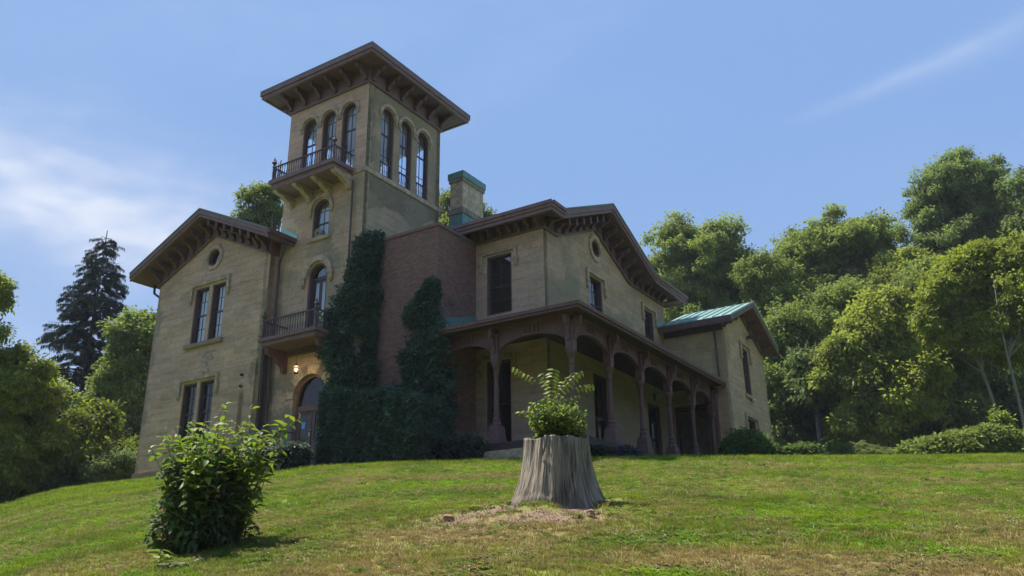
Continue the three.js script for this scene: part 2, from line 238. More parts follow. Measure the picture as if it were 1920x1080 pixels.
// corbel under a hood mould: a block with a pendant knob
const corbelGeo = (() => { const a = chamfered([[-0.10, -0.03], [0.10, -0.03], [0.10, 0.05], [-0.10, 0.05]], 0.13); const b = chamfered([[-0.065, -0.30], [0.0, -0.36], [0.065, -0.30], [0.075, -0.05], [-0.075, -0.05]], 0.10); const c = new THREE.SphereGeometry(0.06, 10, 8); c.translate(0, -0.27, 0.10); return mergeGeometries([a, b, c].map(g => g.toNonIndexed())); })();
function win(W) {
  // W: { right, at, x, w, y0, y1, arch, style, cols, hood, sill, mat }
  const G = new THREE.Group(); G.name = W.name || 'window'; H.add(G); const hw = W.w / 2, h = W.y1 - W.y0;
  if (W.right) spot(G, W.at, W.y0, W.x, true); else spot(G, W.x, W.y0, W.at);
  const arch = !!W.arch, shp = (m, b = m) => arch ? archShape(-hw + m, hw - m, b, h - m) : rectShape(-hw + m, hw - m, b, h - m), spring = arch ? h - hw : h;
  // reveal lining, sash frame
  const lin = ring(shp(0.0, 0.0), shp(0.055), 0.22); lin.translate(0, 0, -0.262); part('reveal', lin, W.lining || M.trimDark, G);
  const fr = ring(shp(0.055), shp(0.11), 0.06); fr.translate(0, 0, -0.235); part('frame', fr, M.sash, G);
  const z = -0.212, t = 0.028, mid = W.mid ?? spring * 0.52, bars = [];
  if (!W.plain) {
    const top = arch ? Math.sqrt(Math.max(0, (hw - 0.11) ** 2)) : 0;
    part('meeting_rail', bx(-hw + 0.11, hw - 0.11, mid - 0.035, mid + 0.035, z - 0.02, z + 0.035), M.sash, G);
    const cols = W.cols || 2; const xs = []; for (let i = 1; i < cols; i++) xs.push(-hw + 0.11 + (W.w - 0.22) * i / cols);
    for (const x of xs) { const yt = arch ? spring + Math.sqrt((hw - 0.11) ** 2 - x * x) : h - 0.11; part('glazing_bar', bx(x - t / 2, x + t / 2, 0.11, yt, z - 0.012, z + 0.018), M.sash, G); }
    const rows = W.rows || [mid / 2 + 0.04, mid + (spring - mid) * (arch ? 0.98 : 0.5)];
    for (const y of rows) part('glazing_bar', bx(-hw + 0.11, hw - 0.11, y - t / 2, y + t / 2, z - 0.010, z + 0.016), M.sash, G);
    const ys = [0.11, ...[...rows, mid].sort((a, b) => a - b), arch ? spring : h - 0.11], xx = [-hw + 0.11, ...xs, hw - 0.11];
    for (let i = 0; i < xx.length - 1; i++) for (let jj = 0; jj < ys.length - 1; jj++) { if (ys[jj + 1] - ys[jj] < 0.06) continue; const g = new THREE.PlaneGeometry(xx[i + 1] - xx[i], ys[jj + 1] - ys[jj]); g.translate((xx[i] + xx[i + 1]) / 2, (ys[jj] + ys[jj + 1]) / 2, z); part('pane', g, W.glass || M.glass, G); }
    if (arch) { const g = new THREE.ShapeGeometry((() => { const s = new THREE.Shape(); s.absarc(0, spring, hw - 0.11, 0, Math.PI, false); return s; })(), 16); g.translate(0, 0, z); part('pane', g, W.glass || M.glass, G); }
  }
  if (W.curtain) { const s = shp(0.06), g = new THREE.PlaneGeometry(W.w, h, 26, 1), p = g.attributes.position; for (let i = 0; i < p.count; i++) p.setZ(i, 0.035 * Math.sin(p.getX(i) * 34)); g.computeVertexNormals(); g.translate(0, h / 2, -0.42); part('curtain', g, M.curtain, G); }
  if (W.sill) part('sill', chamfered(rect(-hw - 0.14, hw + 0.14, -0.15, 0), 0.16).translate(0, 0, -0.04), M.stoneTrim, G);
  const hm = W.mat || M.stoneTrim;
  if (W.hood === 'arch') {
    const r = hw + (W.hoodGap ?? 0.10), rw = W.hoodW ?? 0.13, s = new THREE.Shape(); s.absarc(0, spring, r + rw, 0, Math.PI, false); s.absarc(0, spring, r, Math.PI, 0, true);
    const g = new THREE.ExtrudeGeometry(s, { depth: 0.07, bevelEnabled: true, bevelThickness: 0.03, bevelSize: 0.03, bevelSegments: 2, curveSegments: 24 }); g.translate(0, 0, 0.012); part('hood_moulding', g, hm, G);
    const s2 = new THREE.Shape(); s2.absarc(0, spring, r - 0.035, 0, Math.PI, false); s2.absarc(0, spring, hw, Math.PI, 0, true); const g2 = new THREE.ExtrudeGeometry(s2, { depth: 0.032, bevelEnabled: false, curveSegments: 24 }); g2.translate(0, 0, -0.02); part('arch_stones', g2, hm, G);
    if (!W.noCorbel) for (const sx of [-1, 1]) { if (W.skip === sx) continue; const c = part('corbel', corbelGeo, hm, G); c.position.set(sx * (r + rw / 2), spring - 0.02, 0.003); c.scale.setScalar(W.cs || 0.9); }
  } else if (W.hood === 'flat') {
    const a = -hw - 0.30, b = (W.hoodTo ?? hw) + 0.30, up = W.hoodUp ?? 0.14;
    const g = chamfered([[a, h + up - 0.10], [a, h + up + 0.10], [b, h + up + 0.10], [b, h - 0.34], [b - 0.14, h - 0.34], [b - 0.14, h + up - 0.04], [a + 0.14, h + up - 0.04], [a + 0.14, h - 0.34], [a, h - 0.34]], 0.10, 0.012); g.translate(0, 0, 0.003); part('hood_moulding', g, hm, G);
    for (const x of [a + 0.05, b - 0.05]) { const c = part('corbel', corbelGeo, hm, G); c.position.set(x, h - 0.36, 0.004); }
  }
  return G;
}

// ---------------------------------------------------------------- stain recipes (weathering with outlines of its own, as on the stone)
const mould = [0.155, 0.125, 0.078], rust = [0.16, 0.085, 0.045], soot = [0.17, 0.15, 0.115];
const WING_U0 = -35.39, TU0 = -27.48, TU1 = -22.48, TV0 = 23.63, TV1 = 28.9, VW = 23.15;
const wing2 = [{ x0: -32.5, x1: -31.52, y0: 10.6, y1: 13.36 }, { x0: -31.27, x1: -30.36, y0: 10.6, y1: 13.36 }];
const wing1 = [{ x0: -32.55, x1: -31.62, y0: 5.95, y1: 8.74 }, { x0: -31.37, x1: -30.43, y0: 5.95, y1: 8.74 }];
stoneWall({ seed: 3, at: VW, x0: WING_U0, x1: TU0, yb: 3.3, yt0: 15.05, peak: [-31.43, 16.85], far: 1, seenAbove: 5, holes: [...wing2, ...wing1, { circle: true, x: -31.42, y: 14.77, r: 0.42 }], stains: [
  { c: soot, f: (x, y, n, f) => 0.85 * smooth(0.02, 0.22, n + 0.5 * f - 0.12 * Math.hypot((x + 31.3) / 0.9, (y - 9.85) / 0.5)) },
  { c: mould, f: (x, y, n, f) => 0.7 * smooth(0.05, 0.25, n * 1.2 + 0.35 * f - 0.5 * Math.abs(x + 28.0) + 0.1 - 0.12 * Math.abs(y - 8.4)) },
  { c: rust, f: (x, y, n, f) => 0.9 * smooth(0.16, 0.02, Math.abs(x + 28.52 + 0.03 * f) - 0.05) * smooth(8.1, 7.7, y) * smooth(5.2, 6.5, y) },
  { c: soot, f: (x, y, n, f) => 0.65 * smooth(0.0, 0.2, n + 0.4 * f + 0.25 - 0.75 * (x + 35.39)) },
  { c: soot, f: (x, y, n, f) => 0.35 * smooth(0.05, 0.2, fbm(x * 0.7, y * 3.2, 44, 4) + 0.3 * f - 0.06) } ] });
stoneWall({ seed: 4, right: true, at: TU0, x0: VW, x1: TV0 - 0.002, yb: 3.3, yt: 15.1, far: 9, holes: [], stains: [{ c: mould, f: (x, y, n, f) => 0.75 * smooth(9.9, 9.0, y + n) }] });
const entry = { arch: true, x0: -25.84, x1: -23.96, y0: 4.9, y1: 8.27 }, balcDoor = { arch: true, x0: -25.45, x1: -24.35, y0: 9.85, y1: 13.18 }, smallArch = { arch: true, x0: -25.46, x1: -24.46, y0: 14.42, y1: 16.27 };
const belF = [-26.08, -24.84, -23.6].map(c => ({ arch: true, x0: c - 0.44, x1: c + 0.44, y0: 17.25, y1: 20.74 }));
const belR = [25.0, 26.3, 27.56].map(c => ({ arch: true, x0: c - 0.44, x1: c + 0.44, y0: 17.25, y1: 20.74 }));
stoneWall({ seed: 5, at: TV0, x0: TU0, x1: TU1, yb: 3.3, yt: 21.6, far: 1.0, seenAbove: 5, holes: [entry, balcDoor, smallArch, ...belF], stains: [
  { c: soot, f: (x, y, n, f) => 0.7 * smooth(0.08, 0.25, n + 0.4 * f - 0.3 * Math.hypot((x + 24.2), (y - 13.6) / 2) + 0.15) },
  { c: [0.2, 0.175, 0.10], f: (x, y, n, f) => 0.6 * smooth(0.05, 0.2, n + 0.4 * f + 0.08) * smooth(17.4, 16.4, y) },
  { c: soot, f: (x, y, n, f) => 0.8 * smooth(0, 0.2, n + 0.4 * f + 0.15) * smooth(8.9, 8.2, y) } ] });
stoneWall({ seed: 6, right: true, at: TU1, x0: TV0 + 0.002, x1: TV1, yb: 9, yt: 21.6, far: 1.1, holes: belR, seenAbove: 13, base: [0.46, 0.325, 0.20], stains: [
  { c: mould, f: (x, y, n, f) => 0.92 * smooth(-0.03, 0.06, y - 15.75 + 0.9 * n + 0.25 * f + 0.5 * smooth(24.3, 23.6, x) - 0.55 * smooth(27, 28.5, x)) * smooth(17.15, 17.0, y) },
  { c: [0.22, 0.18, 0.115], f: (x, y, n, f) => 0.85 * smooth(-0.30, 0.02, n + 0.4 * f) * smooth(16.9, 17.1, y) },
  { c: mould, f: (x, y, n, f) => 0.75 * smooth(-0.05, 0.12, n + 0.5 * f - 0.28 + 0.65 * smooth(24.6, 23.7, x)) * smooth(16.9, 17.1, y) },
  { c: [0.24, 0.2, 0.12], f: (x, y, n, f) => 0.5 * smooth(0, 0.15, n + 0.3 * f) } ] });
const rw2 = { x0: -18.48, x1: -17.23, y0: 10.5, y1: 13.13 }, rw1 = { x0: -18.5, x1: -17.33, y0: 4.75, y1: 8.52 };
stoneWall({ seed: 7, at: 27.13, x0: -22.2, x1: -15.66, yb: 3.9, yt: 14.5, far: 1.3, seenAbove: 10, base: [0.545, 0.365, 0.25], holes: [rw2, rw1], stains: [{ c: soot, f: (x, y, n, f) => 0.25 * smooth(0.05, 0.2, fbm(x * 0.7, y * 3.2, 47, 4) + 0.3 * f - 0.05) }] });
const rs = [{ x0: 31.15, x1: 32.4, y0: 10.55, y1: 13.02 }, { x0: 37.1, x1: 38.25, y0: 10.55, y1: 13.04 }, { x0: 31.1, x1: 32.4, y0: 4.75, y1: 8.5 }, { x0: 36.78, x1: 38.3, y0: 4.75, y1: 8.2 }];
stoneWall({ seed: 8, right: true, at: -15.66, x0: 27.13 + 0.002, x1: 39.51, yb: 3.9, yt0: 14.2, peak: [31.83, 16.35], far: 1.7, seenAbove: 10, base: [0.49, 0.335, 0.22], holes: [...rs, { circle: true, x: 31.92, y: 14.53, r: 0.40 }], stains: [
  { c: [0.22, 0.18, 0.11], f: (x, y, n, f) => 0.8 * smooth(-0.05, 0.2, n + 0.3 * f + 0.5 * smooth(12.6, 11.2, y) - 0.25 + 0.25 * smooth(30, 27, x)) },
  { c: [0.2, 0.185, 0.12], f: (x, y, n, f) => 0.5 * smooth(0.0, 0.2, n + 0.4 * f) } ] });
const axDoor = { x0: -15.40, x1: -13.66, y0: 4.75, y1: 8.3 };
stoneWall({ seed: 9, at: 39.51, x0: -15.66, x1: -12.54, yb: 3.9, yt: 12.5, far: 2, base: [0.48, 0.35, 0.20], holes: [axDoor], stains: [{ c: [0.3, 0.15, 0.09], f: (x, y, n, f) => 0.45 * smooth(-0.4, -0.1, x + 12.75 + 0.2 * n) }, { c: rust, f: (x, y, n, f) => 0.35 * smooth(0.05, 0.2, n + 0.4 * f) }] });
const ax2 = { x0: 42.5, x1: 43.62, y0: 9.17, y1: 11.75 }, ax1 = { x0: 42.2, x1: 43.7, y0: 5.9, y1: 7.9 };
stoneWall({ seed: 10, right: true, at: -12.54, x0: 39.51 + 0.002, x1: 46.25, yb: 3.9, yt0: 12.3, peak: [42.84, 13.8], far: 2, base: [0.52, 0.37, 0.22], holes: [ax2, ax1], stains: [{ c: soot, f: (x, y, n, f) => 0.75 * smooth(0, 0.2, n + 0.5 * f + 0.30 - 0.55 * (x - 39.51)) }, { c: [0.3, 0.21, 0.12], f: (x, y, n, f) => 0.5 * smooth(0, 0.2, n + 0.3 * f) }] });
finishBlocks();
// walls on the far sides
const yB = 3.3;
part('wall', prismV(rect(TU0, TU1, 9, 21.6), TV1 - 0.3, TV1, [-26.08, -24.84, -23.6].map(c => ({ arch: true, x0: c - 0.44, x1: c + 0.44, y0: 17.25, y1: 20.74 }))), M.plain);
part('wall', prismU(rect(TV0 + 0.31, TV1 - 0.31, 9, 21.6), TU0, TU0 + 0.3, belR), M.plain);
boxUVY('wall', WING_U0, WING_U0 + 0.3, VW + 0.31, 39.5, yB, 15.0, M.plain);
boxUVY('wall', WING_U0, -15.66, 39.5, 39.8, yB, 14.4, M.plain);
boxUVY('wall', -15.66, -12.54, 46.25, 46.55, yB, 12.4, M.plain); boxUVY('wall', -15.96, -15.67, 39.81, 46.24, yB, 12.6, M.plain); boxUVY('floor', -15.6, -12.85, 39.85, 46.2, 8.55, 8.7, M.plaster);
boxUVY('floor', TU0 + 0.31, TU1 - 0.31, TV0 + 0.31, TV1 - 0.31, 16.9, 17.1, M.plaster);
boxUVY('ceiling', TU0 + 0.31, TU1 - 0.31, TV0 + 0.31, TV1 - 0.31, 21.3, 21.5, M.plaster);
boxUVY('floor', WING_U0 + 0.3, -15.98, TV1, 39.4, 9.2, 9.4, M.plaster);
boxUVY('wall', TU0 - 0.3, TU0, TV0 + 0.31, 39.4, yB, 14.6, M.plaster);
boxUVY('wall', TU1 + 0.02, TU1 + 0.3, TV1, 39.4, yB, 14.6, M.plaster);

// ---------------------------------------------------------------- windows and doors
for (const [x, to] of [[-32.01, 1.65], [-30.815, null]]) win({ at: VW, x, w: x < -31.5 ? 0.98 : 0.91, y0: 10.6, y1: 13.36, hood: to ? 'flat' : 0, hoodTo: to, hoodUp: 0.16, mid: 1.42, curtain: 1 });
for (const [x, to] of [[-32.085, 1.66], [-30.9, null]]) win({ at: VW, x, w: 0.935, y0: 5.95, y1: 8.74, glass: M.glassLow, hood: to ? 'flat' : 0, hoodTo: to, hoodUp: 0.16, mid: 1.42 });
piece('sill', chamfered(rect(-1.3, 1.3, -0.17, 0), 0.2).translate(0, 0, -0.05), M.stoneDark, -31.45, 10.6, VW);
piece('sill', chamfered(rect(-1.3, 1.3, -0.17, 0), 0.2).translate(0, 0, -0.05), M.stoneDark, -31.5, 5.95, VW);
function oculus(right, at, x, y, r, ro) {
  const G = new THREE.Group(); G.name = 'round_window'; H.add(G); right ? spot(G, at, y, x, true) : spot(G, x, y, at);
  const circ = (q) => { const s = new THREE.Shape(); s.absarc(0, 0, q, 0, Math.PI * 2, false); return s; };
  const g = new THREE.ExtrudeGeometry((() => { const s = circ(ro - 0.03); s.holes.push(new THREE.Path().absarc(0, 0, r + 0.05, 0, Math.PI * 2, true)); return s; })(), { depth: 0.04, bevelEnabled: true, bevelThickness: 0.03, bevelSize: 0.03, bevelSegments: 2, curveSegments: 32 }); g.translate(0, 0, 0.0); part('stone_ring', g, M.stoneTrim, G);
  const f = ring(circ(r), new THREE.Path().absarc(0, 0, r - 0.06, 0, Math.PI * 2, true), 0.24); f.translate(0, 0, -0.255); part('frame', f, M.trimDark, G);
  const p = new THREE.CircleGeometry(r - 0.05, 28); p.translate(0, 0, -0.2); part('pane', p, M.glass, G);
}
oculus(false, VW, -31.42, 14.77, 0.42, 0.64); oculus(true, -15.66, 31.92, 14.53, 0.40, 0.68);
for (const h of belF) win({ at: TV0, x: (h.x0 + h.x1) / 2, w: 0.88, y0: h.y0, y1: h.y1, arch: 1, hood: 'arch', hoodGap: 0.06, hoodW: 0.10, cs: 0.62, mid: 2.18, rows: [1.1, 2.95], lining: M.trimDark });
for (const h of belR) win({ right: true, at: TU1, x: (h.x0 + h.x1) / 2, w: 0.88, y0: h.y0, y1: h.y1, arch: 1, hood: 'arch', hoodGap: 0.06, hoodW: 0.10, cs: 0.62, mid: 2.18, rows: [1.1, 2.95], lining: M.trimDark });
win({ at: TV0, x: -24.96, w: 1.0, y0: 14.42, y1: 16.27, arch: 1, hood: 'arch', hoodGap: 0.10, hoodW: 0.12, cs: 0.8, mid: 0.72, rows: [1.32], sill: 1, curtain: 1 });
{ // glazed door on to the lower balcony: fanlight, transom, two leaves
  const G = new THREE.Group(); G.name = 'balcony_door'; H.add(G); spot(G, -24.9, 9.85, TV0);
  const lin = ring(archShape(-0.55, 0.55, 0, 3.33), archShape(-0.47, 0.47, 0.02, 3.25), 0.24); lin.translate(0, 0, -0.28); part('frame', lin, M.trimDark, G);
  part('transom', bx(-0.47, 0.47, 2.62, 2.72, -0.27, -0.16), M.sash, G);
  const s = new THREE.Shape(); s.absarc(0, 2.78, 0.47, 0, Math.PI, false); const fg = new THREE.ShapeGeometry(s, 18); fg.translate(0, 0, -0.22); part('fanlight', fg, M.glass, G);
  for (const sx of [-1, 1]) { const leaf = part('door_leaf', ring(rectShape(-0.235, 0.235, 0, 2.62), rectShape(-0.165, 0.165, 0.7, 2.52), 0.05), M.sash, G); leaf.position.set(sx * 0.235, 0, -0.25); const p = new THREE.PlaneGeometry(0.33, 1.82); p.translate(sx * 0.235, 1.61, -0.225); part('pane', p, M.glass, G); }
  { const g = new THREE.PlaneGeometry(1.0, 2.6, 28, 1), p = g.attributes.position; for (let i = 0; i < p.count; i++) p.setZ(i, 0.035 * Math.sin(p.getX(i) * 34)); g.computeVertexNormals(); g.translate(0, 1.32, -0.45); part('curtain', g, M.curtain, G); }
  const r = 0.66, a = new THREE.Shape(); a.absarc(0, 2.78, r + 0.18, 0, Math.PI, false); a.absarc(0, 2.78, r, Math.PI, 0, true);
  const hg = new THREE.ExtrudeGeometry(a, { depth: 0.08, bevelEnabled: true, bevelThickness: 0.04, bevelSize: 0.04, bevelSegments: 2, curveSegments: 26 }); hg.translate(0, 0, 0.01); part('hood_moulding', hg, M.stoneTrim, G);
  const b = new THREE.Shape(); b.absarc(0, 2.78, r - 0.045, 0, Math.PI, false); b.absarc(0, 2.78, 0.55, Math.PI, 0, true); part('arch_stones', new THREE.ExtrudeGeometry(b, { depth: 0.03, bevelEnabled: false, curveSegments: 24 }).translate(0, 0, -0.02), M.stoneTrim, G);
  for (const sx of [-1, 1]) { const c = part('corbel', corbelGeo, M.stoneTrim, G); c.position.set(sx * 0.83, 2.74, 0.003); c.scale.setScalar(1.15); }
}
{ // entrance: arch stones, fanlight, transom, double door
  const G = new THREE.Group(); G.name = 'entrance_door'; H.add(G); spot(G, -24.9, 4.9, TV0);
  const n = 11; for (let i = 0; i < n; i++) { const a0 = Math.PI * i / n + 0.008, a1 = Math.PI * (i + 1) / n - 0.008, s = new THREE.Shape(); s.absarc(0, 2.43, 1.36, a0, a1, false); s.absarc(0, 2.43, 0.94, a1, a0, true); part('arch_stone', new THREE.ExtrudeGeometry(s, { depth: 0.05, bevelEnabled: true, bevelThickness: 0.02, bevelSize: 0.012, bevelSegments: 1, curveSegments: 6 }).translate(0, 0, -0.02), i % 3 ? M.stoneTrim : M.stoneDark, G); }
  const lin = ring(archShape(-0.94, 0.94, 0, 3.37), archShape(-0.84, 0.84, 0.02, 3.27), 0.1); lin.translate(0, 0, -0.29); part('frame', lin, M.trim, G);
  part('transom', bx(-0.84, 0.84, 1.86, 2.10, -0.30, -0.17), M.trim, G);
  const s = new THREE.Shape(); s.absarc(0, 2.43, 0.84, 0, Math.PI, false); s.lineTo(-0.84, 2.1); s.lineTo(0.84, 2.1); part('fanlight', new THREE.ShapeGeometry(s, 20).translate(0, 0, -0.25), M.glassLow, G);
  for (const sx of [-1, 1]) { const leaf = part('door_leaf', ring(rectShape(-0.41, 0.41, 0, 1.86), rectShape(-0.26, 0.26, 0.62, 1.72), 0.06), M.trim, G); leaf.position.set(sx * 0.425, 0.02, -0.29); const p = new THREE.PlaneGeometry(0.52, 1.1); p.translate(sx * 0.425, 1.19, -0.26); part('pane', p, M.glassLow, G); part('door_panel', chamfered(rect(-0.24, 0.24, 0.12, 0.5), 0.04).translate(sx * 0.425, 0, -0.235), M.trim, G); }
  part('door_handle', bx(-0.07, -0.03, 0.82, 0.98, -0.23, -0.17), M.brass, G); part('door_lock', new THREE.SphereGeometry(0.035, 10, 8).translate(-0.05, 1.08, -0.21), M.brass, G);
}
boxUVY('door_backing', TU0 + 0.31, TU1 - 0.31, TV0 + 2.2, TV0 + 2.3, yB, 13.5, M.plaster);
win({ at: 27.13, x: -17.855, w: 1.25, y0: 10.5, y1: 13.13, hood: 'flat', hoodUp: 0.12, mid: 1.25, rows: [0.62, 1.86], lining: M.trim });
win({ at: 27.13, x: -17.915, w: 1.17, y0: 4.75, y1: 8.52, mid: 2.0, rows: [1.0, 2.9], hood: 'flat' });
for (const h of rs) win({ right: true, at: -15.66, x: (h.x0 + h.x1) / 2, w: h.x1 - h.x0, y0: h.y0, y1: h.y1, hood: h.y0 > 9 ? 'flat' : 0, hoodUp: 0.12, mid: (h.y1 - h.y0) * 0.5, rows: [(h.y1 - h.y0) * 0.26, (h.y1 - h.y0) * 0.75], sill: h.y0 < 9 ? 0 : 0 });
{ // double door at the end of the porch
  const G = new THREE.Group(); G.name = 'porch_door'; H.add(G); spot(G, -14.53, 4.75, 39.51);
  part('frame', ring(rectShape(-0.87, 0.87, 0, 3.55), rectShape(-0.79, 0.79, 0.02, 3.45), 0.22).translate(0, 0, -0.27), M.trimDark, G);
  for (const sx of [-1, 1]) { part('door_leaf', ring(rectShape(-0.385, 0.385, 0.02, 3.43), rectShape(-0.28, 0.28, 0.9, 3.3), 0.05), M.sash, G).position.set(sx * 0.392, 0, -0.26); const p = new THREE.PlaneGeometry(0.56, 2.4); p.translate(sx * 0.392, 2.1, -0.235); part('pane', p, M.glass, G); }
  part('lintel', chamfered(rect(-1.05, 1.05, 3.57, 3.80), 0.09), M.stoneTrim, G);
}
win({ right: true, at: -12.54, x: 43.06, w: 1.12, y0: 9.17, y1: 11.75, hood: 'flat', hoodUp: 0.18, mid: 1.25, sill: 1 });
win({ right: true, at: -12.54, x: 42.95, w: 1.5, y0: 5.9, y1: 7.9, hood: 'flat', hoodUp: 0.1, mid: 1.0 });

// ---------------------------------------------------------------- eaves: fascia, soffit, frieze, brackets, roof
// scroll bracket, depth d out from the wall, h tall, w wide; origin at the wall, top centre
function bracketGeo(d, h, w) {
  const s = new THREE.Shape(); s.moveTo(0, 0); s.lineTo(d, 0); s.lineTo(d, -0.16 * h); s.bezierCurveTo(d * 1.02, -0.36 * h, d * 0.72, -0.42 * h, d * 0.58, -0.36 * h); s.bezierCurveTo(d * 0.5, -0.7 * h, d * 0.2, -0.62 * h, d * 0.2, -0.86 * h); s.lineTo(d * 0.16, -h); s.lineTo(0, -h); s.lineTo(0, 0);
  const g = new THREE.ExtrudeGeometry(s, { depth: w - 0.03, bevelEnabled: true, bevelThickness: 0.015, bevelSize: 0.012, bevelSegments: 1, curveSegments: 7 }); g.translate(0, 0, -w / 2 + 0.015); g.rotateY(-Math.PI / 2); return g;   // depth along +z
}
// tower
{
  const e = 1.08, yE = 22.54, yF = 22.12, yc = 21.42, a = TU0 - e, b = TU1 + e, c = TV0 - e, d = TV1 + e;
  const fr = (name, y0, y1, o, th, mat) => { boxUVY(name, a - o, b + o, c - o, c - o + th, y0, y1, mat); boxUVY(name, a - o, b + o, d + o - th, d + o, y0, y1, mat); boxUVY(name, a - o, a - o + th, c - o + th, d + o - th, y0, y1, mat); boxUVY(name, b + o - th, b + o, c - o + th, d + o - th, y0, y1, mat); };
  fr('fascia', yF + 0.16, yE, 0, 0.10, M.trim); fr('crown_moulding', yF, yF + 0.157, -0.06, 0.10, M.trim);
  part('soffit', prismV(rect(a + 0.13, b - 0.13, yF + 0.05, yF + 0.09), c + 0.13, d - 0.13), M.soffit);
  boxUVY('frieze', TU0 - 0.07, TU1 + 0.07, TV0 - 0.07, TV0 - 0.002, yc, yF + 0.05, M.trim); boxUVY('frieze', TU1 + 0.002, TU1 + 0.07, TV0 + 0.0, TV1 + 0.07, yc, yF + 0.05, M.trim); boxUVY('frieze', TU0 - 0.07, TU0 - 0.002, TV0, TV1 + 0.07, yc, yF + 0.05, M.trim);
  boxUVY('bed_moulding', TU0 - 0.11, TU1 + 0.11, TV0 - 0.11, TV0 - 0.073, yc, yc + 0.09, M.trim); boxUVY('bed_moulding', TU1 + 0.073, TU1 + 0.11, TV0 - 0.07, TV1 + 0.11, yc, yc + 0.09, M.trim);
  const g = bracketGeo(0.74, 0.62, 0.17);
  for (let i = 0; i < 6; i++) piece('bracket', g, M.trimDark, lerp(TU0 + 0.12, TU1 - 0.12, i / 5), yF + 0.05, TV0 - 0.07);
  for (let i = 0; i < 6; i++) piece('bracket', g, M.trimDark, TU1 + 0.07, yF + 0.05, lerp(TV0 + 0.12, TV1 - 0.12, i / 5), true);
  for (let i = 0; i < 6; i++) { const m = piece('bracket', g, M.trimDark, TU0 - 0.07, yF + 0.05, lerp(TV0 + 0.12, TV1 - 0.12, i / 5)); m.rotation.y = -Math.PI / 2; }
  const rg = new THREE.ConeGeometry(1, 1, 4, 1); rg.rotateY(Math.PI / 4); rg.scale((b - a + 0.04) / Math.SQRT2, 0.9, (d - c + 0.04) / Math.SQRT2); rg.translate((a + b) / 2, yE + 0.455, -(c + d) / 2); part('roof', bake(rg), M.copper);
  // string course
  boxUVY('string_course', TU0 - 0.05, TU1 + 0.06, TV0 - 0.06, TV0 - 0.003, 16.98, 17.18, M.stoneTrim); boxUVY('string_course', TU1 + 0.003, TU1 + 0.06, TV0, TV1 + 0.05, 16.98, 17.18, M.stoneTrim);
}
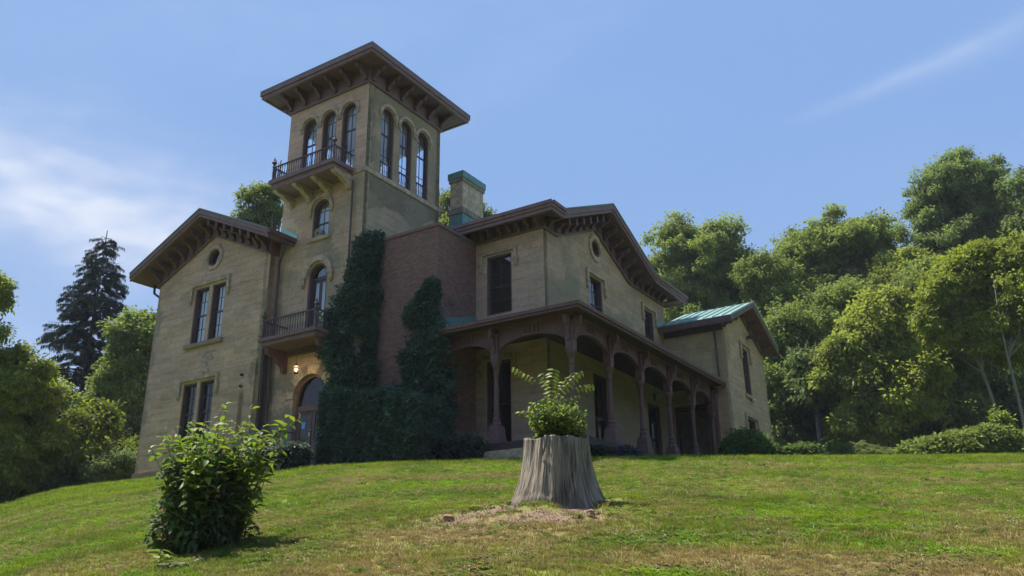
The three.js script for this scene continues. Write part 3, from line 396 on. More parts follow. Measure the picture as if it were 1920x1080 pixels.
// left wing: gable towards the front
{
  const e = 0.97, eF = 1.11, xl = WING_U0 - e, xr = TU0 + e, xa = (xl + xr) / 2, yt = 14.70, ya = 16.94, vf = VW - eF, s = (ya - yt) / (xa - xl), at = x => ya - Math.abs(x - xa) * s;
  for (const [p, q] of [[xl, xa], [xa, xr]]) {
    part('fascia', prismV(band(p, at(p) - 0.06, q, at(q) - 0.06, 0.22), vf, vf + 0.08), M.trim);
    part('crown_moulding', prismV(band(p, at(p) - 0.283, q, at(q) - 0.283, 0.14), vf + 0.05, vf + 0.13), M.trim);
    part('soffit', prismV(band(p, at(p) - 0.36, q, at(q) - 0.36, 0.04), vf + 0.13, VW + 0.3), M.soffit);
    const w0 = clamp(p, WING_U0, TU0), w1 = clamp(q, WING_U0, TU0);
    part('frieze', prismV(band(w0, at(w0) - 0.40, w1, at(w1) - 0.40, 0.70), VW - 0.07, VW - 0.003), M.trim);
    part('bed_moulding', prismV(band(w0, at(w0) - 1.0, w1, at(w1) - 1.0, 0.10), VW - 0.12, VW - 0.073), M.trim);
    const right = q === xr; const pan = Math.round(9); for (let i = 0; i < pan; i++) { const d0 = lerp(vf - 0.03, 38, i / pan), d1 = lerp(vf - 0.03, 38, (i + 1) / pan) - 0.01; part('roof_panel', prismV(band(p, at(p) - (right ? 0 : 0), q, at(q), 0.055), d0, d1), M.copper); }
    const g = bracketGeo(0.72, 0.62, 0.16), gs = bracketGeo(0.30, 0.5, 0.13);
    for (let i = 0; i < 7; i++) { const x = lerp(p === xl ? WING_U0 + 0.15 : xa + 0.3, right ? TU0 - 0.12 : xa - 0.3, i / 6); piece('bracket', g, M.trimDark, x, at(x) - 0.40, VW - 0.07); if (right && i < 6) { const m = piece('pendant', chamfered(rect(-0.07, 0.07, -0.30, 0), 0.12), M.trimDark, x + 0.06, at(x + 0.06) - 0.40, vf + 0.42); } }
  }
  // level eaves running back on either side
  for (const [x, sx] of [[xr, 1], [xl, -1]]) { const v1 = sx > 0 ? TV0 - 0.004 : 38, x2 = x - sx * 0.08; boxUVY('fascia', Math.min(x, x2), Math.max(x, x2), vf + 0.08, v1, yt - 0.36, yt - 0.06, M.trim);
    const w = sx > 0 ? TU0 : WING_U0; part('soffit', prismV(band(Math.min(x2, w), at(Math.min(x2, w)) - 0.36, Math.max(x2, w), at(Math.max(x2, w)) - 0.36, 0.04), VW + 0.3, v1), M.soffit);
    boxUVY('frieze', sx > 0 ? TU0 + 0.003 : WING_U0 - 0.07, sx > 0 ? TU0 + 0.07 : WING_U0 - 0.003, VW - 0.07, v1, 14.05, 14.74, M.trim); }
  boxUVY('gutter', xr, xr + 0.13, vf + 0.02, TV0 - 0.01, yt - 0.22, yt - 0.02, M.trimDark);
  part('flashing', prismV(band(TU0 + 0.01, 15.50, xr + 0.16, 14.86, 0.20), TV0 - 0.035, TV0 - 0.006), M.copperPale);
  // downpipes with swan necks
  const pipe = (pts, r, name) => part(name, bake(new THREE.TubeGeometry(new THREE.CatmullRomCurve3(pts.map(p => V3(p[0], p[1], -p[2])), false, 'catmullrom', 0.12), 60, r, 8)), M.pipe);
  pipe([[xr + 0.02, 14.5, 23.1], [xr + 0.02, 14.25, 23.1], [-27.16, 13.6, 23.42], [-27.2, 13.3, 23.46], [-27.2, 10.5, 23.46], [-27.2, 4.3, 23.46]], 0.06, 'downpipe');
  pipe([[xl + 0.2, 14.4, 23.35], [xl + 0.25, 13.95, 23.35], [WING_U0 - 0.1, 13.55, 23.35], [WING_U0 - 0.1, 13.2, 23.35]], 0.06, 'downpipe');
  pipe([[-23.02, 16.6, 23.5], [-23.02, 13, 23.5], [-23.02, 9.0, 23.5]], 0.045, 'downpipe');
  boxUVY('corner_board', TU0 + 0.01, TU0 + 0.10, 23.2, 23.42, 3.6, 9.4, M.pipe);
  pipe([[-12.88, 11.95, 39.36], [-12.88, 11.4, 39.40], [-12.86, 9.55, 39.40]], 0.05, 'downpipe');
}
// right wing: level eaves at the front, a gable to the right
{
  const e = 1.08, uE = -15.66 + e, vE = 26.05, yE = 14.42, k0 = 27.13, ka = 31.83, k1 = 36.54, vB = 40.59, ya = 16.49, sr = (ya - yE) / (ka - k0), uL = -22.4;
  // front eave
  boxUVY('fascia', uL, uE, vE, vE + 0.08, yE - 0.27, yE - 0.03, M.trim); boxUVY('crown_moulding', uL, uE - 0.05, vE + 0.05, vE + 0.13, yE - 0.42, yE - 0.273, M.trim); boxUVY('gutter', uL, uE, vE - 0.06, vE - 0.003, yE - 0.14, yE, M.trim);
  part('soffit', prismU([[vE + 0.13, yE - 0.40], [27.2, yE], [27.2, yE + 0.04], [vE + 0.13, yE - 0.36]], uL, uE - 0.13), M.soffit);
  boxUVY('frieze', uL, -15.66 + 0.07, 27.06, 27.127, 13.80, yE - 0.03, M.trim); boxUVY('bed_moulding', uL, -15.66 + 0.12, 27.01, 27.057, 13.80, 13.90, M.trim);
  // right side: level piece, gable, level piece
  const sides = [[vE + 0.08, k0, yE, yE], [k0, ka, yE, ya], [ka, k1, ya, yE], [k1, vB, yE, yE]];
  for (const [p, q, y0, y1] of sides) {
    part('fascia', prismU(band(p, y0 - 0.03, q, y1 - 0.03, 0.24), uE - 0.08, uE), M.trim); part('crown_moulding', prismU(band(p, y0 - 0.273, q, y1 - 0.273, 0.147), uE - 0.13, uE - 0.05), M.trim);
    if (y0 === y1) { part('soffit', prismV([[uE - 0.13, yE - 0.40], [uE - 0.13, yE - 0.36], [-15.72, yE + 0.02], [-15.72, yE - 0.02]], p, q), M.soffit); boxUVY('gutter', uE + 0.003, uE + 0.06, p, q, yE - 0.14, yE, M.trim); }
    else { part('soffit', prismU(band(p, y0 - 0.36, q, y1 - 0.36, 0.04), -15.95, uE - 0.13), M.soffit); part('roof_panel', prismU(band(p, y0 + 0.03, q, y1 + 0.03, 0.055), -28, uE + 0.03), M.copper); }
  }
  const drop = 1.1, fr = [[27.06, 28.24, 13.8, 13.8], [28.24, ka, 13.8, 13.8 + (ka - 28.24) * sr], [ka, 35.43, 13.8 + (ka - 28.24) * sr, 13.8], [35.43, 39.58, 13.8, 13.8]];
  for (const [p, q, y0, y1] of fr) { part('frieze', prismU(band(p, y0 + 0.66, q, y1 + 0.66, 0.66), -15.657, -15.59), M.trim); part('bed_moulding', prismU(band(p, y0 + 0.10, q, y1 + 0.10, 0.10), -15.587, -15.54), M.trim); }
  const g = bracketGeo(0.70, 0.52, 0.15);
  for (let i = 0; i < 8; i++) piece('bracket', g, M.trimDark, lerp(-19.0, -15.8, i / 7), yE - 0.06, 27.06);
  const at = v => 13.8 + Math.max(0, Math.min(v - 28.24, 2 * ka - 28.24 - v)) * sr;
  for (let i = 0; i < 19; i++) { const v = lerp(27.4, 39.3, i / 18); piece('bracket', g, M.trimDark, -15.59, at(v) + 0.62, v, true); if (v > 27.8 && v < 31.5) { piece('pendant', chamfered(rect(-0.06, 0.06, -0.28, 0), 0.12), M.trimDark, -15.59 + 0.6, at(v) + 0.60, v, true); } }
  part('roof', prismU([[vE, yE - 0.01], [27.13, yE + 0.35], [ka, ya - 0.06], [k1, yE + 0.35], [vB, yE - 0.01], [vB, yE - 0.05], [k1, yE + 0.30], [ka, ya - 0.12], [27.13, yE + 0.30], [vE, yE - 0.05]], -28, -15.9), M.copper);
  boxUVY('fascia', -20, uE, vB - 0.08, vB, yE - 0.4, yE - 0.03, M.trim); boxUVY('soffit', -20, uE - 0.13, 39.85, vB - 0.08, yE - 0.36, yE - 0.32, M.soffit);
}
// annex: gable to the right
{
  const e = 0.82, uE = -12.54 + e, v0 = 39.51 - e, va = 42.84, v1 = 46.98, y0 = 12.42, ya = 14.2, s = (ya - y0) / (va - v0), at = v => ya - Math.abs(v - va) * s;
  for (const [p, q] of [[v0, va], [va, v1]]) {
    part('fascia', prismU(band(p, at(p) - 0.06, q, at(q) - 0.06, 0.25), uE - 0.08, uE), M.trim); part('soffit', prismU(band(p, at(p) - 0.26, q, at(q) - 0.26, 0.04), -12.9, uE - 0.08), M.soffit);
    const w0 = Math.max(p, 39.51), w1 = Math.min(q, 46.25); part('frieze', prismU(band(w0, at(w0) - 0.30, w1, at(w1) - 0.30, 0.40), -12.537, -12.47), M.trim);
    const n = 8; for (let i = 0; i < n; i++) { const a = lerp(-15.64, uE + 0.03, i / n), b = lerp(-15.64, uE + 0.03, (i + 1) / n); const pan = part('roof_panel', prismU(band(p, at(p), q, at(q), 0.05), a + 0.012, b - 0.012), M.copper); part('standing_seam', prismU(band(p, at(p) + 0.055, q, at(q) + 0.055, 0.10), b - 0.012, b + 0.012), M.copperPale, pan); }
  }
  boxUVY('fascia', -15.6, uE - 0.08, v0, v0 + 0.08, y0 - 0.34, y0 - 0.04, M.trimDark); part('soffit', prismU(band(v0 + 0.08, y0 - 0.26, 39.51, y0 - 0.26 + 0.3, 0.04), -15.6, uE - 0.08), M.soffit); boxUVY('frieze', -15.6, -12.47, 39.44, 39.507, 11.95, 12.35, M.trimDark);
  part('flashing', prismU(band(v0, y0 + 0.22, 39.5, at(39.5) + 0.22, 0.26), -15.65, -15.62), M.copperPale);
  const g = bracketGeo(0.5, 0.42, 0.13); for (let i = 0; i < 7; i++) { const v = lerp(39.7, 46.1, i / 6); piece('bracket', g, M.trimDark, -12.47, at(v) - 0.3, v, true); }
}
// brick shaft in the corner of the tower
{
  const u0 = TU1 + 0.004, u1 = -19.03, v0 = 24.46, v1 = 27.12, yt = 13.80;
  boxUVY('brick_wall', u0, u1 - 0.31, v0 + 0.012, v0 + 0.3, yB, yt, M.brickMortar); boxUVY('brick_wall', u1 - 0.3, u1 - 0.012, v0 + 0.012, v1, yB, yt, M.brickMortar);
  boxUVY('roof', u0, u1 - 0.3, v0 + 0.3, v1, yt - 0.1, yt - 0.02, M.trimDark);
  boxUVY('coping', u0, u1 + 0.06, v0 - 0.06, v0 + 0.34, yt, yt + 0.13, std(rgb(0.20, 0.115, 0.10))); boxUVY('coping', u1 - 0.34, u1 + 0.06, v0 + 0.342, v1, yt, yt + 0.13, std(rgb(0.17, 0.13, 0.12)));
  const rnd = rngOf(77), bl = 0.215, bh = 0.065, j = 0.011, sets = [[], [], []];
  const brick = (w, h) => { const g = new THREE.BoxGeometry(w, h, 0.04); return g; };
  for (let y = 5.0, row = 0; y < yt - 0.03; y += bh + j, row++) {
    for (let side = 0; side < 2; side++) { const a = side ? v0 : u0, b = side ? v1 : u1; let x = a - (row % 2) * bl / 2; while (x < b) { const p = Math.max(a, x), q = Math.min(b, x + bl); if (q - p > 0.05) { const g = brick(q - p, Math.min(bh, yt - y)); const o = (rnd() - 0.5) * 0.006; if (side) { g.rotateY(Math.PI / 2); g.translate(u1 - 0.02 + o, y + bh / 2, -(p + q) / 2); } else g.translate((p + q) / 2, y + bh / 2, -v0 - 0.02 + o + 0.0); bake(g); sets[Math.floor(rnd() * 3)].push(g); } x += bl + j; } }
  }
  const mats = [[0.25, 0.135, 0.110], [0.215, 0.120, 0.10], [0.275, 0.155, 0.125]].map((c, i) => new THREE.MeshStandardMaterial({ map: grainTex(c, 0.7, 5, 5, 60 + i), roughness: 0.95 }));
  sets.forEach((s, i) => { const m = part('bricks', mergeGeometries(s), mats[i]); m.userData.kind = 'stuff'; });
}
// chimney
{
  const u0 = -22.02, u1 = -21.28, v0 = 29.2, v1 = 30.95;
  boxUVY('chimney', u0, u1, v0, v1, 16.9, 18.55, M.stoneTrim); boxUVY('chimney_band', u0 - 0.08, u1 + 0.08, v0 - 0.08, v1 + 0.08, 16.78, 17.08, M.stoneDark); boxUVY('chimney_base', u0 - 0.03, u1 + 0.03, v0 - 0.03, v1 + 0.03, 15.2, 16.775, M.copper);
  boxUVY('chimney_band', u0 - 0.06, u1 + 0.06, v0 - 0.06, v1 + 0.06, 18.50, 18.68, M.stoneDark); boxUVY('chimney_cap', u0 - 0.1, u1 + 0.1, v0 - 0.1, v1 + 0.1, 18.683, 19.02, M.copper);
}

// ---------------------------------------------------------------- balconies
const lathe = (pts, seg = 12) => new THREE.LatheGeometry(pts.map(p => new THREE.Vector2(p[0], p[1])), seg);
const balusterGeo = h => lathe([[0.0, 0], [0.03, 0], [0.03, 0.04 * h], [0.012, 0.1 * h], [0.026, 0.34 * h], [0.013, 0.52 * h], [0.013, 0.8 * h], [0.026, 0.9 * h], [0.026, h], [0, h]], 7);
const newelGeo = (h, f) => lathe([[0, 0], [0.075, 0], [0.075, 0.1 * h], [0.05, 0.16 * h], [0.065, 0.5 * h], [0.05, 0.9 * h], [0.075, 0.93 * h], [0.075, h], [0.05, h + 0.02], [0.03, h + 0.12 * f], [0.11, h + 0.34 * f], [0.12, h + 0.42 * f], [0.03, h + 0.5 * f], [0.045, h + 0.66 * f], [0.02, h + 0.8 * f], [0, h + f]], 12);
function balcony(u0, u1, v0, yTop, th, hRail, finial, slabMat) {
  const G = new THREE.Group(); G.name = 'balcony'; H.add(G);
  part('slab', prismV(rect(u0, u1, yTop - th * 0.45, yTop), v0, TV0 - 0.003), slabMat, G); part('slab_moulding', prismV(rect(u0 + 0.1, u1 - 0.1, yTop - th, yTop - th * 0.453), v0 + 0.1, TV0 - 0.003), slabMat, G);
  const a = u0 + 0.13, b = u1 - 0.13, f = v0 + 0.13, bg = balusterGeo(hRail - 0.05), n = Math.round((b - a) / 0.145), m = Math.round((TV0 - f) / 0.145);
  for (let i = 1; i < n; i++) piece('baluster', bg, M.iron, lerp(a, b, i / n), yTop, f, false, G);
  for (const x of [a, b]) for (let i = 1; i < m; i++) piece('baluster', bg, M.iron, x, yTop, lerp(f, TV0, i / m), false, G);
  part('handrail', prismV(rect(a, b, yTop + hRail - 0.05, yTop + hRail), f - 0.03, f + 0.03), M.iron, G); for (const x of [a, b]) part('handrail', prismV(rect(x - 0.03, x + 0.03, yTop + hRail - 0.05, yTop + hRail), f + 0.03, TV0 - 0.01), M.iron, G);
  for (const x of [a, b]) piece('newel_post', newelGeo(hRail + 0.02, finial), M.iron, x, yTop, f, false, G);
}
balcony(-27.08, -23.08, 22.32, 17.24, 0.42, 0.70, 0.52, M.trim);
balcony(-26.66, -23.35, 22.2, 9.72, 0.32, 0.80, 0.46, M.trim);
{ const g = bracketGeo(1.12, 0.62, 0.24); for (const u of [-26.86, -25.66, -24.5, -23.3]) piece('balcony_bracket', g, M.stoneTrim, u, 16.9, TV0 - 0.004);
  const g2 = bracketGeo(1.1, 0.9, 0.2); for (const u of [-26.45, -23.6]) piece('balcony_bracket', g2, M.trimDark, u, 9.40, TV0 - 0.004);
  boxUVY('beam', -26.34, -23.71, TV0 - 0.22, TV0 - 0.004, 9.18, 9.398, M.trimDark);
  const bg = balusterGeo(0.62); for (const h of belR) { for (let i = 0; i < 6; i++) piece('baluster', bg, M.iron, TU1 - 0.05, 17.27, lerp(h.x0 + 0.1, h.x1 - 0.1, i / 5)); boxUVY('handrail', TU1 - 0.075, TU1 - 0.025, h.x0, h.x1, 17.88, 17.93, M.iron); } }

// ---------------------------------------------------------------- porch round the right wing
{
  const cu = -13.36, cv = 24.9, yf = 4.70, yc = 7.76, uE = -12.58, vE = 24.12, yp = 9.25;
  boxUVY('porch_floor', -19.0, -12.95, 24.5, 27.12, 4.42, yf, M.boards); boxUVY('porch_floor', -15.65, -12.95, 27.122, 39.5, 4.42, yf, M.boards); boxUVY('porch_plinth', -19.0, -13.1, 24.62, 27.1, 3.3, 4.417, M.slab); boxUVY('porch_plinth', -15.6, -13.1, 27.1, 39.5, 3.3, 4.417, M.slab);
  boxUVY('stone_step', -16.55, -14.6, 24.1, 24.497, 3.4, 4.36, M.stoneTrim); boxUVY('stone_step', -16.75, -14.4, 23.7, 24.097, 3.4, 4.08, M.stoneTrim);
  const S = new THREE.LatheGeometry([[0.0, 0], [0.20, 0], [0.20, 0.06], [0.16, 0.13], [0.17, 0.24], [0.115, 0.32], [0.135, 0.38], [0.108, 0.44], [0.085, 1.82], [0.11, 1.86], [0.11, 1.92], [0.09, 1.95], [0.10, 2.02], [0.16, 2.12], [0, 2.12]].map(p => new THREE.Vector2(p[0], p[1])), 8), S2 = S.toNonIndexed(); S2.computeVertexNormals();
  const plinth = new THREE.CylinderGeometry(0.28, 0.40, 0.68, 4, 1).rotateY(Math.PI / 4).translate(0, 0.34, 0).toNonIndexed(); plinth.computeVertexNormals();
  const cap = lathe([[0.1, 0], [0.15, 0.04], [0.15, 0.09], [0.2, 0.17], [0.2, 0.24], [0, 0.24]], 8), post = chamfered(rect(-0.145, 0.145, 0, 1.06), 0.29, 0.02).translate(0, 0, -0.145), sc = bracketGeo(0.30, 0.85, 0.13);
  const cols = [[-19.2, cv, 'F'], [-16.54, cv, 'F'], [cu, cv, 'C'], ...[27.88, 30.75, 33.71, 36.53, 39.2].map(v => [cu, v, 'R'])];
  for (const [u, v, k] of cols) {
    const C = new THREE.Group(); C.name = 'porch_column'; H.add(C); spot(C, u, yf, v);
    part('plinth', plinth, M.porchTrim, C); part('shaft', S2, M.porchTrim, C).position.y = 0.68; part('capital', cap, M.porchTrim, C).position.y = 2.801; part('post', post, M.porchTrim, C).position.y = 3.042;
    if (k !== 'R') { const b = part('bracket', sc, M.porchTrim, C); b.position.set(0, 4.24, 0.147); } if (k !== 'F') { const b = part('bracket', sc, M.porchTrim, C); b.position.set(0.147, 4.24, 0); b.rotation.y = Math.PI / 2; }
  }
  const archPanel = (L, right) => { const s = new THREE.Shape(), rise = 0.42, hw = L / 2; s.moveTo(-hw, 0); s.quadraticCurveTo(-hw * 0.82, 0.02, -hw * 0.80, 0.02); const n = 16; for (let i = 0; i <= n; i++) { const t = -1 + 2 * i / n, x = t * (hw - 0.02); s.lineTo(x, rise * Math.pow(Math.max(0, 1 - t * t), 0.55)); } s.lineTo(hw, 0); s.lineTo(hw, 0.86); s.lineTo(-hw, 0.86); s.lineTo(-hw, 0); return new THREE.ExtrudeGeometry(s, { depth: 0.13, bevelEnabled: true, bevelThickness: 0.015, bevelSize: 0.01, bevelSegments: 1 }).translate(0, 0, -0.065); };
  const simpleArch = (L) => { const s = new THREE.Shape(), hw = L / 2, pts = []; for (let i = 0; i <= 22; i++) { const t = -1 + 2 * i / 22; pts.push([t * hw, 0.40 * Math.pow(Math.max(0, 1 - t * t), 0.75) + 0.001]); } s.moveTo(-hw, 0.86); for (const p of pts) s.lineTo(p[0], p[1]); s.lineTo(hw, 0.86); s.lineTo(-hw, 0.86); const g = new THREE.ExtrudeGeometry(s, { depth: 0.10, bevelEnabled: true, bevelThickness: 0.015, bevelSize: 0.008, bevelSegments: 1 }); g.translate(0, 0, -0.05); return g; };
  const trimArch = (L) => { const s = new THREE.Shape(), hw = L / 2 - 0.02, f = t => 0.40 * Math.pow(Math.max(0, 1 - t * t), 0.75); for (let i = 0; i <= 22; i++) { const t = -1 + 2 * i / 22; const x = t * hw, y = f(t); i ? s.lineTo(x, y) : s.moveTo(x, y); } for (let i = 22; i >= 0; i--) { const t = -1 + 2 * i / 22; s.lineTo(t * hw * 0.97, f(t) + 0.075); } return new THREE.ExtrudeGeometry(s, { depth: 0.05, bevelEnabled: false }).translate(0, 0, 0.067); };
  const slat = chamfered(rect(-0.03, 0.03, 0, 0.26), 0.05, 0.01);
  const bays = [[-19.2, -16.54, false], [-16.54, cu, false], [cv, 27.88, true], [27.88, 30.75, true], [30.75, 33.71, true], [33.71, 36.53, true], [36.53, 39.2, true]];
  for (const [a, b, right] of bays) { const L = Math.abs(b - a) - 0.34, c = (a + b) / 2, y = 8.16; const P = piece('arch_panel', simpleArch(L), M.porchTrim, right ? cu : c, y, right ? c : cv, right); part('arch_moulding', trimArch(L), M.porchTrim, P); for (const dx of [-0.26, -0.1, 0.1, 0.26]) part('slat', slat, M.porchTrim, P).position.set(dx, 0.5, 0.066); }
  boxUVY('frieze_board', -19.3, cu + 0.13, cv - 0.13, cv + 0.13, 9.02, 9.10, M.porchTrim); boxUVY('frieze_board', cu - 0.13, cu + 0.13, cv + 0.132, 39.5, 9.02, 9.10, M.porchTrim);
  // eaves: two steps of moulding, soffit, roof
  boxUVY('fascia', -19.2, uE, vE, vE + 0.08, yp - 0.13, yp, M.porchTrim); boxUVY('fascia', uE - 0.08, uE, vE + 0.082, 39.5, yp - 0.13, yp, M.porchTrim);
  boxUVY('crown_moulding', -19.2, uE - 0.06, vE + 0.06, vE + 0.14, yp - 0.22, yp - 0.133, M.porchTrim); boxUVY('crown_moulding', uE - 0.14, uE - 0.06, vE + 0.142, 39.5, yp - 0.22, yp - 0.133, M.porchTrim);
  boxUVY('soffit', -19.2, uE - 0.14, vE + 0.14, 27.12, 9.105, 9.14, M.boards); boxUVY('soffit', -15.65, uE - 0.14, 27.122, 39.5, 9.105, 9.14, M.boards);
  { // hipped roof: front slope and side slope meet on the diagonal
    const hip = (a, b, c, d) => { const q = [a, b, c, d].map(([u, y, v]) => [u, y, -v]), lo = q.map(p => [p[0], p[1] - 0.05, p[2]]), P = []; const quad = (w, x, y, z) => P.push(...w, ...x, ...y, ...w, ...y, ...z); quad(...q); quad(lo[3], lo[2], lo[1], lo[0]); for (let i = 0; i < 4; i++) { const n = (i + 1) % 4; quad(lo[i], lo[n], q[n], q[i]); } const g = new THREE.BufferGeometry(); g.setAttribute('position', new THREE.Float32BufferAttribute(P, 3)); g.setAttribute('uv', new THREE.Float32BufferAttribute(P.filter((_, k) => k % 3 !== 1), 2)); g.computeVertexNormals(); return bake(g); };
    part('porch_roof', hip([-19.2, yp - 0.01, vE + 0.06], [uE - 0.05, yp - 0.01, vE + 0.06], [-15.65, yp + 0.90, 27.12], [-19.02, yp + 0.90, 27.12]), M.copper);
    part('porch_roof', hip([uE - 0.05, yp - 0.014, vE + 0.064], [uE - 0.05, yp - 0.014, 39.5], [-15.65, yp + 0.895, 39.5], [-15.65, yp + 0.895, 27.124]), M.copper);
    part('flashing', prismU([[24.5, yp + 0.1], [27.1, yp + 0.85], [27.1, 10.62], [24.5, 9.80]], -19.025, -19.0), M.copper);
  }
  // the porch's end post against the annex
  boxUVY('end_post', cu - 0.3, cu + 0.25, 39.25, 39.5, yf, 9.0, M.porchTrim);
}
// stoop, steps and rails at the entrance
{
  boxUVY('stoop', -26.4, -23.2, 22.0, TV0 - 0.003, 3.4, 4.90, M.slab); boxUVY('stone_step', -26.2, -23.4, 21.65, 21.997, 3.4, 4.62, M.slab); boxUVY('stone_step', -26.2, -23.4, 21.3, 21.647, 3.4, 4.34, M.slab);
  const bar = (a, b, r, n = 'handrail') => part(n, bake(new THREE.TubeGeometry(new THREE.LineCurve3(V3(a[0], a[1], -a[2]), V3(b[0], b[1], -b[2])), 2, r, 7)), M.iron);
  bar([-24.85, 4.80, 21.1], [-24.85, 5.70, 22.2], 0.025); bar([-24.85, 5.70, 22.2], [-24.85, 5.72, 22.9], 0.025); for (const [v, y] of [[21.15, 4.84], [22.2, 5.7], [22.85, 5.71]]) bar([-24.85, 4.2, v], [-24.85, y, v], 0.02, 'rail_post');
  bar([-26.3, 5.72, 22.05], [-25.2, 5.72, 22.05], 0.022); bar([-26.3, 5.05, 22.05], [-25.2, 5.05, 22.05], 0.018); for (let i = 0; i <= 8; i++) { const u = lerp(-26.3, -25.2, i / 8); bar([u, 4.9, 22.05], [u, 5.72, 22.05], 0.012, 'baluster'); }
  boxUVY('foundation', WING_U0 - 0.06, TU0 + 0.06, VW - 0.08, VW - 0.003, 3.3, 4.95, M.stoneDark);
}
// ---------------------------------------------------------------- lawn
// how dry the turf is, 0 green to 1 straw, and how bare: copied from the patches in the photograph
function dryness(R, F) {
  const n = fbm(R * 0.35, F * 0.30, 11, 4), f = fbm(R * 1.6, F * 1.4, 13, 3);
  let d = 0.05 + 1.35 * n + 0.45 * f;
  d += 1.15 * Math.exp(-(((R - 4.4) / 2.6) ** 2 + ((F - 8.6) / 1.0) ** 2)) + 0.75 * Math.exp(-(((R - 2.0) / 2.4) ** 2 + ((F - 9.2) / 0.7) ** 2)) + 0.35 * Math.exp(-(((R - 5) / 3) ** 2 + ((F - 11) / 0.8) ** 2));
  d += 0.75 * Math.exp(-(((R + 0.5) / 2.0) ** 2 + ((F - 11.6) / 1.7) ** 2)) + 0.4 * Math.exp(-(((R + 1.6) / 1.4) ** 2 + ((F - 9.0) / 0.8) ** 2)) + 0.45 * Math.exp(-(((R - 3.0) / 1.4) ** 2 + ((F - 15) / 0.9) ** 2));
  return clamp(d * smooth(30, 20, F) + 0.02);
}
function bareness(R, F) {
  const f = fbm(R * 1.5, F * 1.5, 17, 5), g = fbm(R * 6, F * 6, 19, 3);
  let b = 0.95 * Math.exp(-(((R - 0.4) / 1.25) ** 2 + ((F - 13.2) / 1.2) ** 2)) + 0.7 * Math.exp(-(((R - 0.95) / 0.55) ** 2 + ((F - 12.0) / 0.75) ** 2)) + 0.95 * Math.exp(-(((R + 0.75) / 0.65) ** 2 + ((F - 12.5) / 0.8) ** 2)) + 0.75 * Math.exp(-(((R - 0.2) / 1.2) ** 2 + ((F - 12.9) / 0.5) ** 2)) + 0.6 * Math.exp(-(((R - 2.0) / 0.8) ** 2 + ((F - 14.6) / 0.5) ** 2)) + 0.55 * Math.exp(-(((R + 2.5) / 0.5) ** 2 + ((F - 12) / 0.4) ** 2));
  b += 0.8 * Math.exp(-(((R + 1.1) / 0.45) ** 2 + ((F - 11.3) / 0.35) ** 2));
  return clamp(smooth(0.46, 0.86, b * (0.80 + 3.0 * f) + 0.45 * g));
}
const GREEN = [0.19, 0.275, 0.010], GREEN2 = [0.145, 0.22, 0.014], STRAW = [0.32, 0.235, 0.08], EARTH = [0.235, 0.155, 0.092];
function turf(R, F) {
  const n = clamp(0.5 + 1.7 * fbm(R * 0.5 + 30, F * 0.5, 23, 4)), d = dryness(R, F), b = bareness(R, F), k = 0.9 + 0.5 * fbm(R * 3, F * 3, 29, 3);
  return [0, 1, 2].map(i => lerp(lerp(lerp(GREEN2[i] * 0.8, GREEN[i] * 1.08, n), STRAW[i], d * 0.85) * k, EARTH[i] * (0.8 + 0.6 * (k - 0.6)), b));
}
{
  const rs = [], fs = []; for (let x = -26; x <= 26.001; x += 0.2) rs.push(x); for (let i = 1, x = 26; i < 26; i++) { x += 1.2 * Math.pow(1.24, i); rs.push(x); rs.unshift(-x); }
  for (let z = 3; z <= 44.001; z += 0.2) fs.push(z); for (let i = 1, z = 44; i < 26; i++) { z += 1.2 * Math.pow(1.24, i); fs.push(z); } for (let i = 1, z = 3; i < 24; i++) { z -= 0.6 * Math.pow(1.25, i); fs.unshift(z); }
  const pos = [], col = [], uv = [], idx = [], nr = rs.length;
  for (const F of fs) for (const R of rs) { const near = Math.abs(R) < 40 && F > 2 && F < 60; let y = near ? height(R, F) : height(clamp(R, -90, 90), clamp(F, -60, 90)); if (near && F < 33) y += 0.018 * nz(R * 4, F * 4, 2) - 0.05 * bareness(R, F); pos.push(R, y, -F); const c = near && F < 46 + 3 * nz(R * 0.2, 1, 1) && Math.hypot(R, F) < 54 ? turf(R, F) : [0.02, 0.028, 0.01]; col.push(...c); uv.push(R / 3, F / 3); }
  for (let j = 0; j < fs.length - 1; j++) for (let i = 0; i < nr - 1; i++) { const a = j * nr + i; idx.push(a, a + 1, a + nr, a + 1, a + nr + 1, a + nr); }
  const g = new THREE.BufferGeometry(); g.setAttribute('position', new THREE.Float32BufferAttribute(pos, 3)); g.setAttribute('color', new THREE.Float32BufferAttribute(col, 3)); g.setAttribute('uv', new THREE.Float32BufferAttribute(uv, 2)); g.setIndex(idx); g.computeVertexNormals();
  const tex = dataTex(512, 512, (u, v) => { const n = tfbm(u, v, 28, 3, 4), f = tile(u, v, 120, 5); const k = 0.72 + 0.5 * n + 0.3 * f; return [k * 1.0, k * 1.0, k]; });
  structure('lawn', g, new THREE.MeshStandardMaterial({ vertexColors: true, map: tex, bumpMap: tex, bumpScale: 0.03, roughness: 1 }));
}
const noShadowScale = new THREE.Matrix4();
function instances(name, geo, mat, mats, colors, parent, stuff = true) { const m = shadows(new THREE.InstancedMesh(geo, mat, mats.length)); m.name = name; mats.forEach((q, i) => m.setMatrixAt(i, q)); if (colors) colors.forEach((c, i) => m.setColorAt(i, c)); (parent || scene).add(m); if (stuff) m.userData.kind = 'stuff'; return m; }
const E3 = new THREE.Euler(), Q4 = new THREE.Quaternion();
const mat4 = (x, y, z, s, rx = 0, ry = 0, rz = 0) => new THREE.Matrix4().compose(V3(x, y, z), Q4.setFromEuler(E3.set(rx, ry, rz, 'YXZ')).clone(), typeof s === 'number' ? V3(s, s, s) : V3(...s));
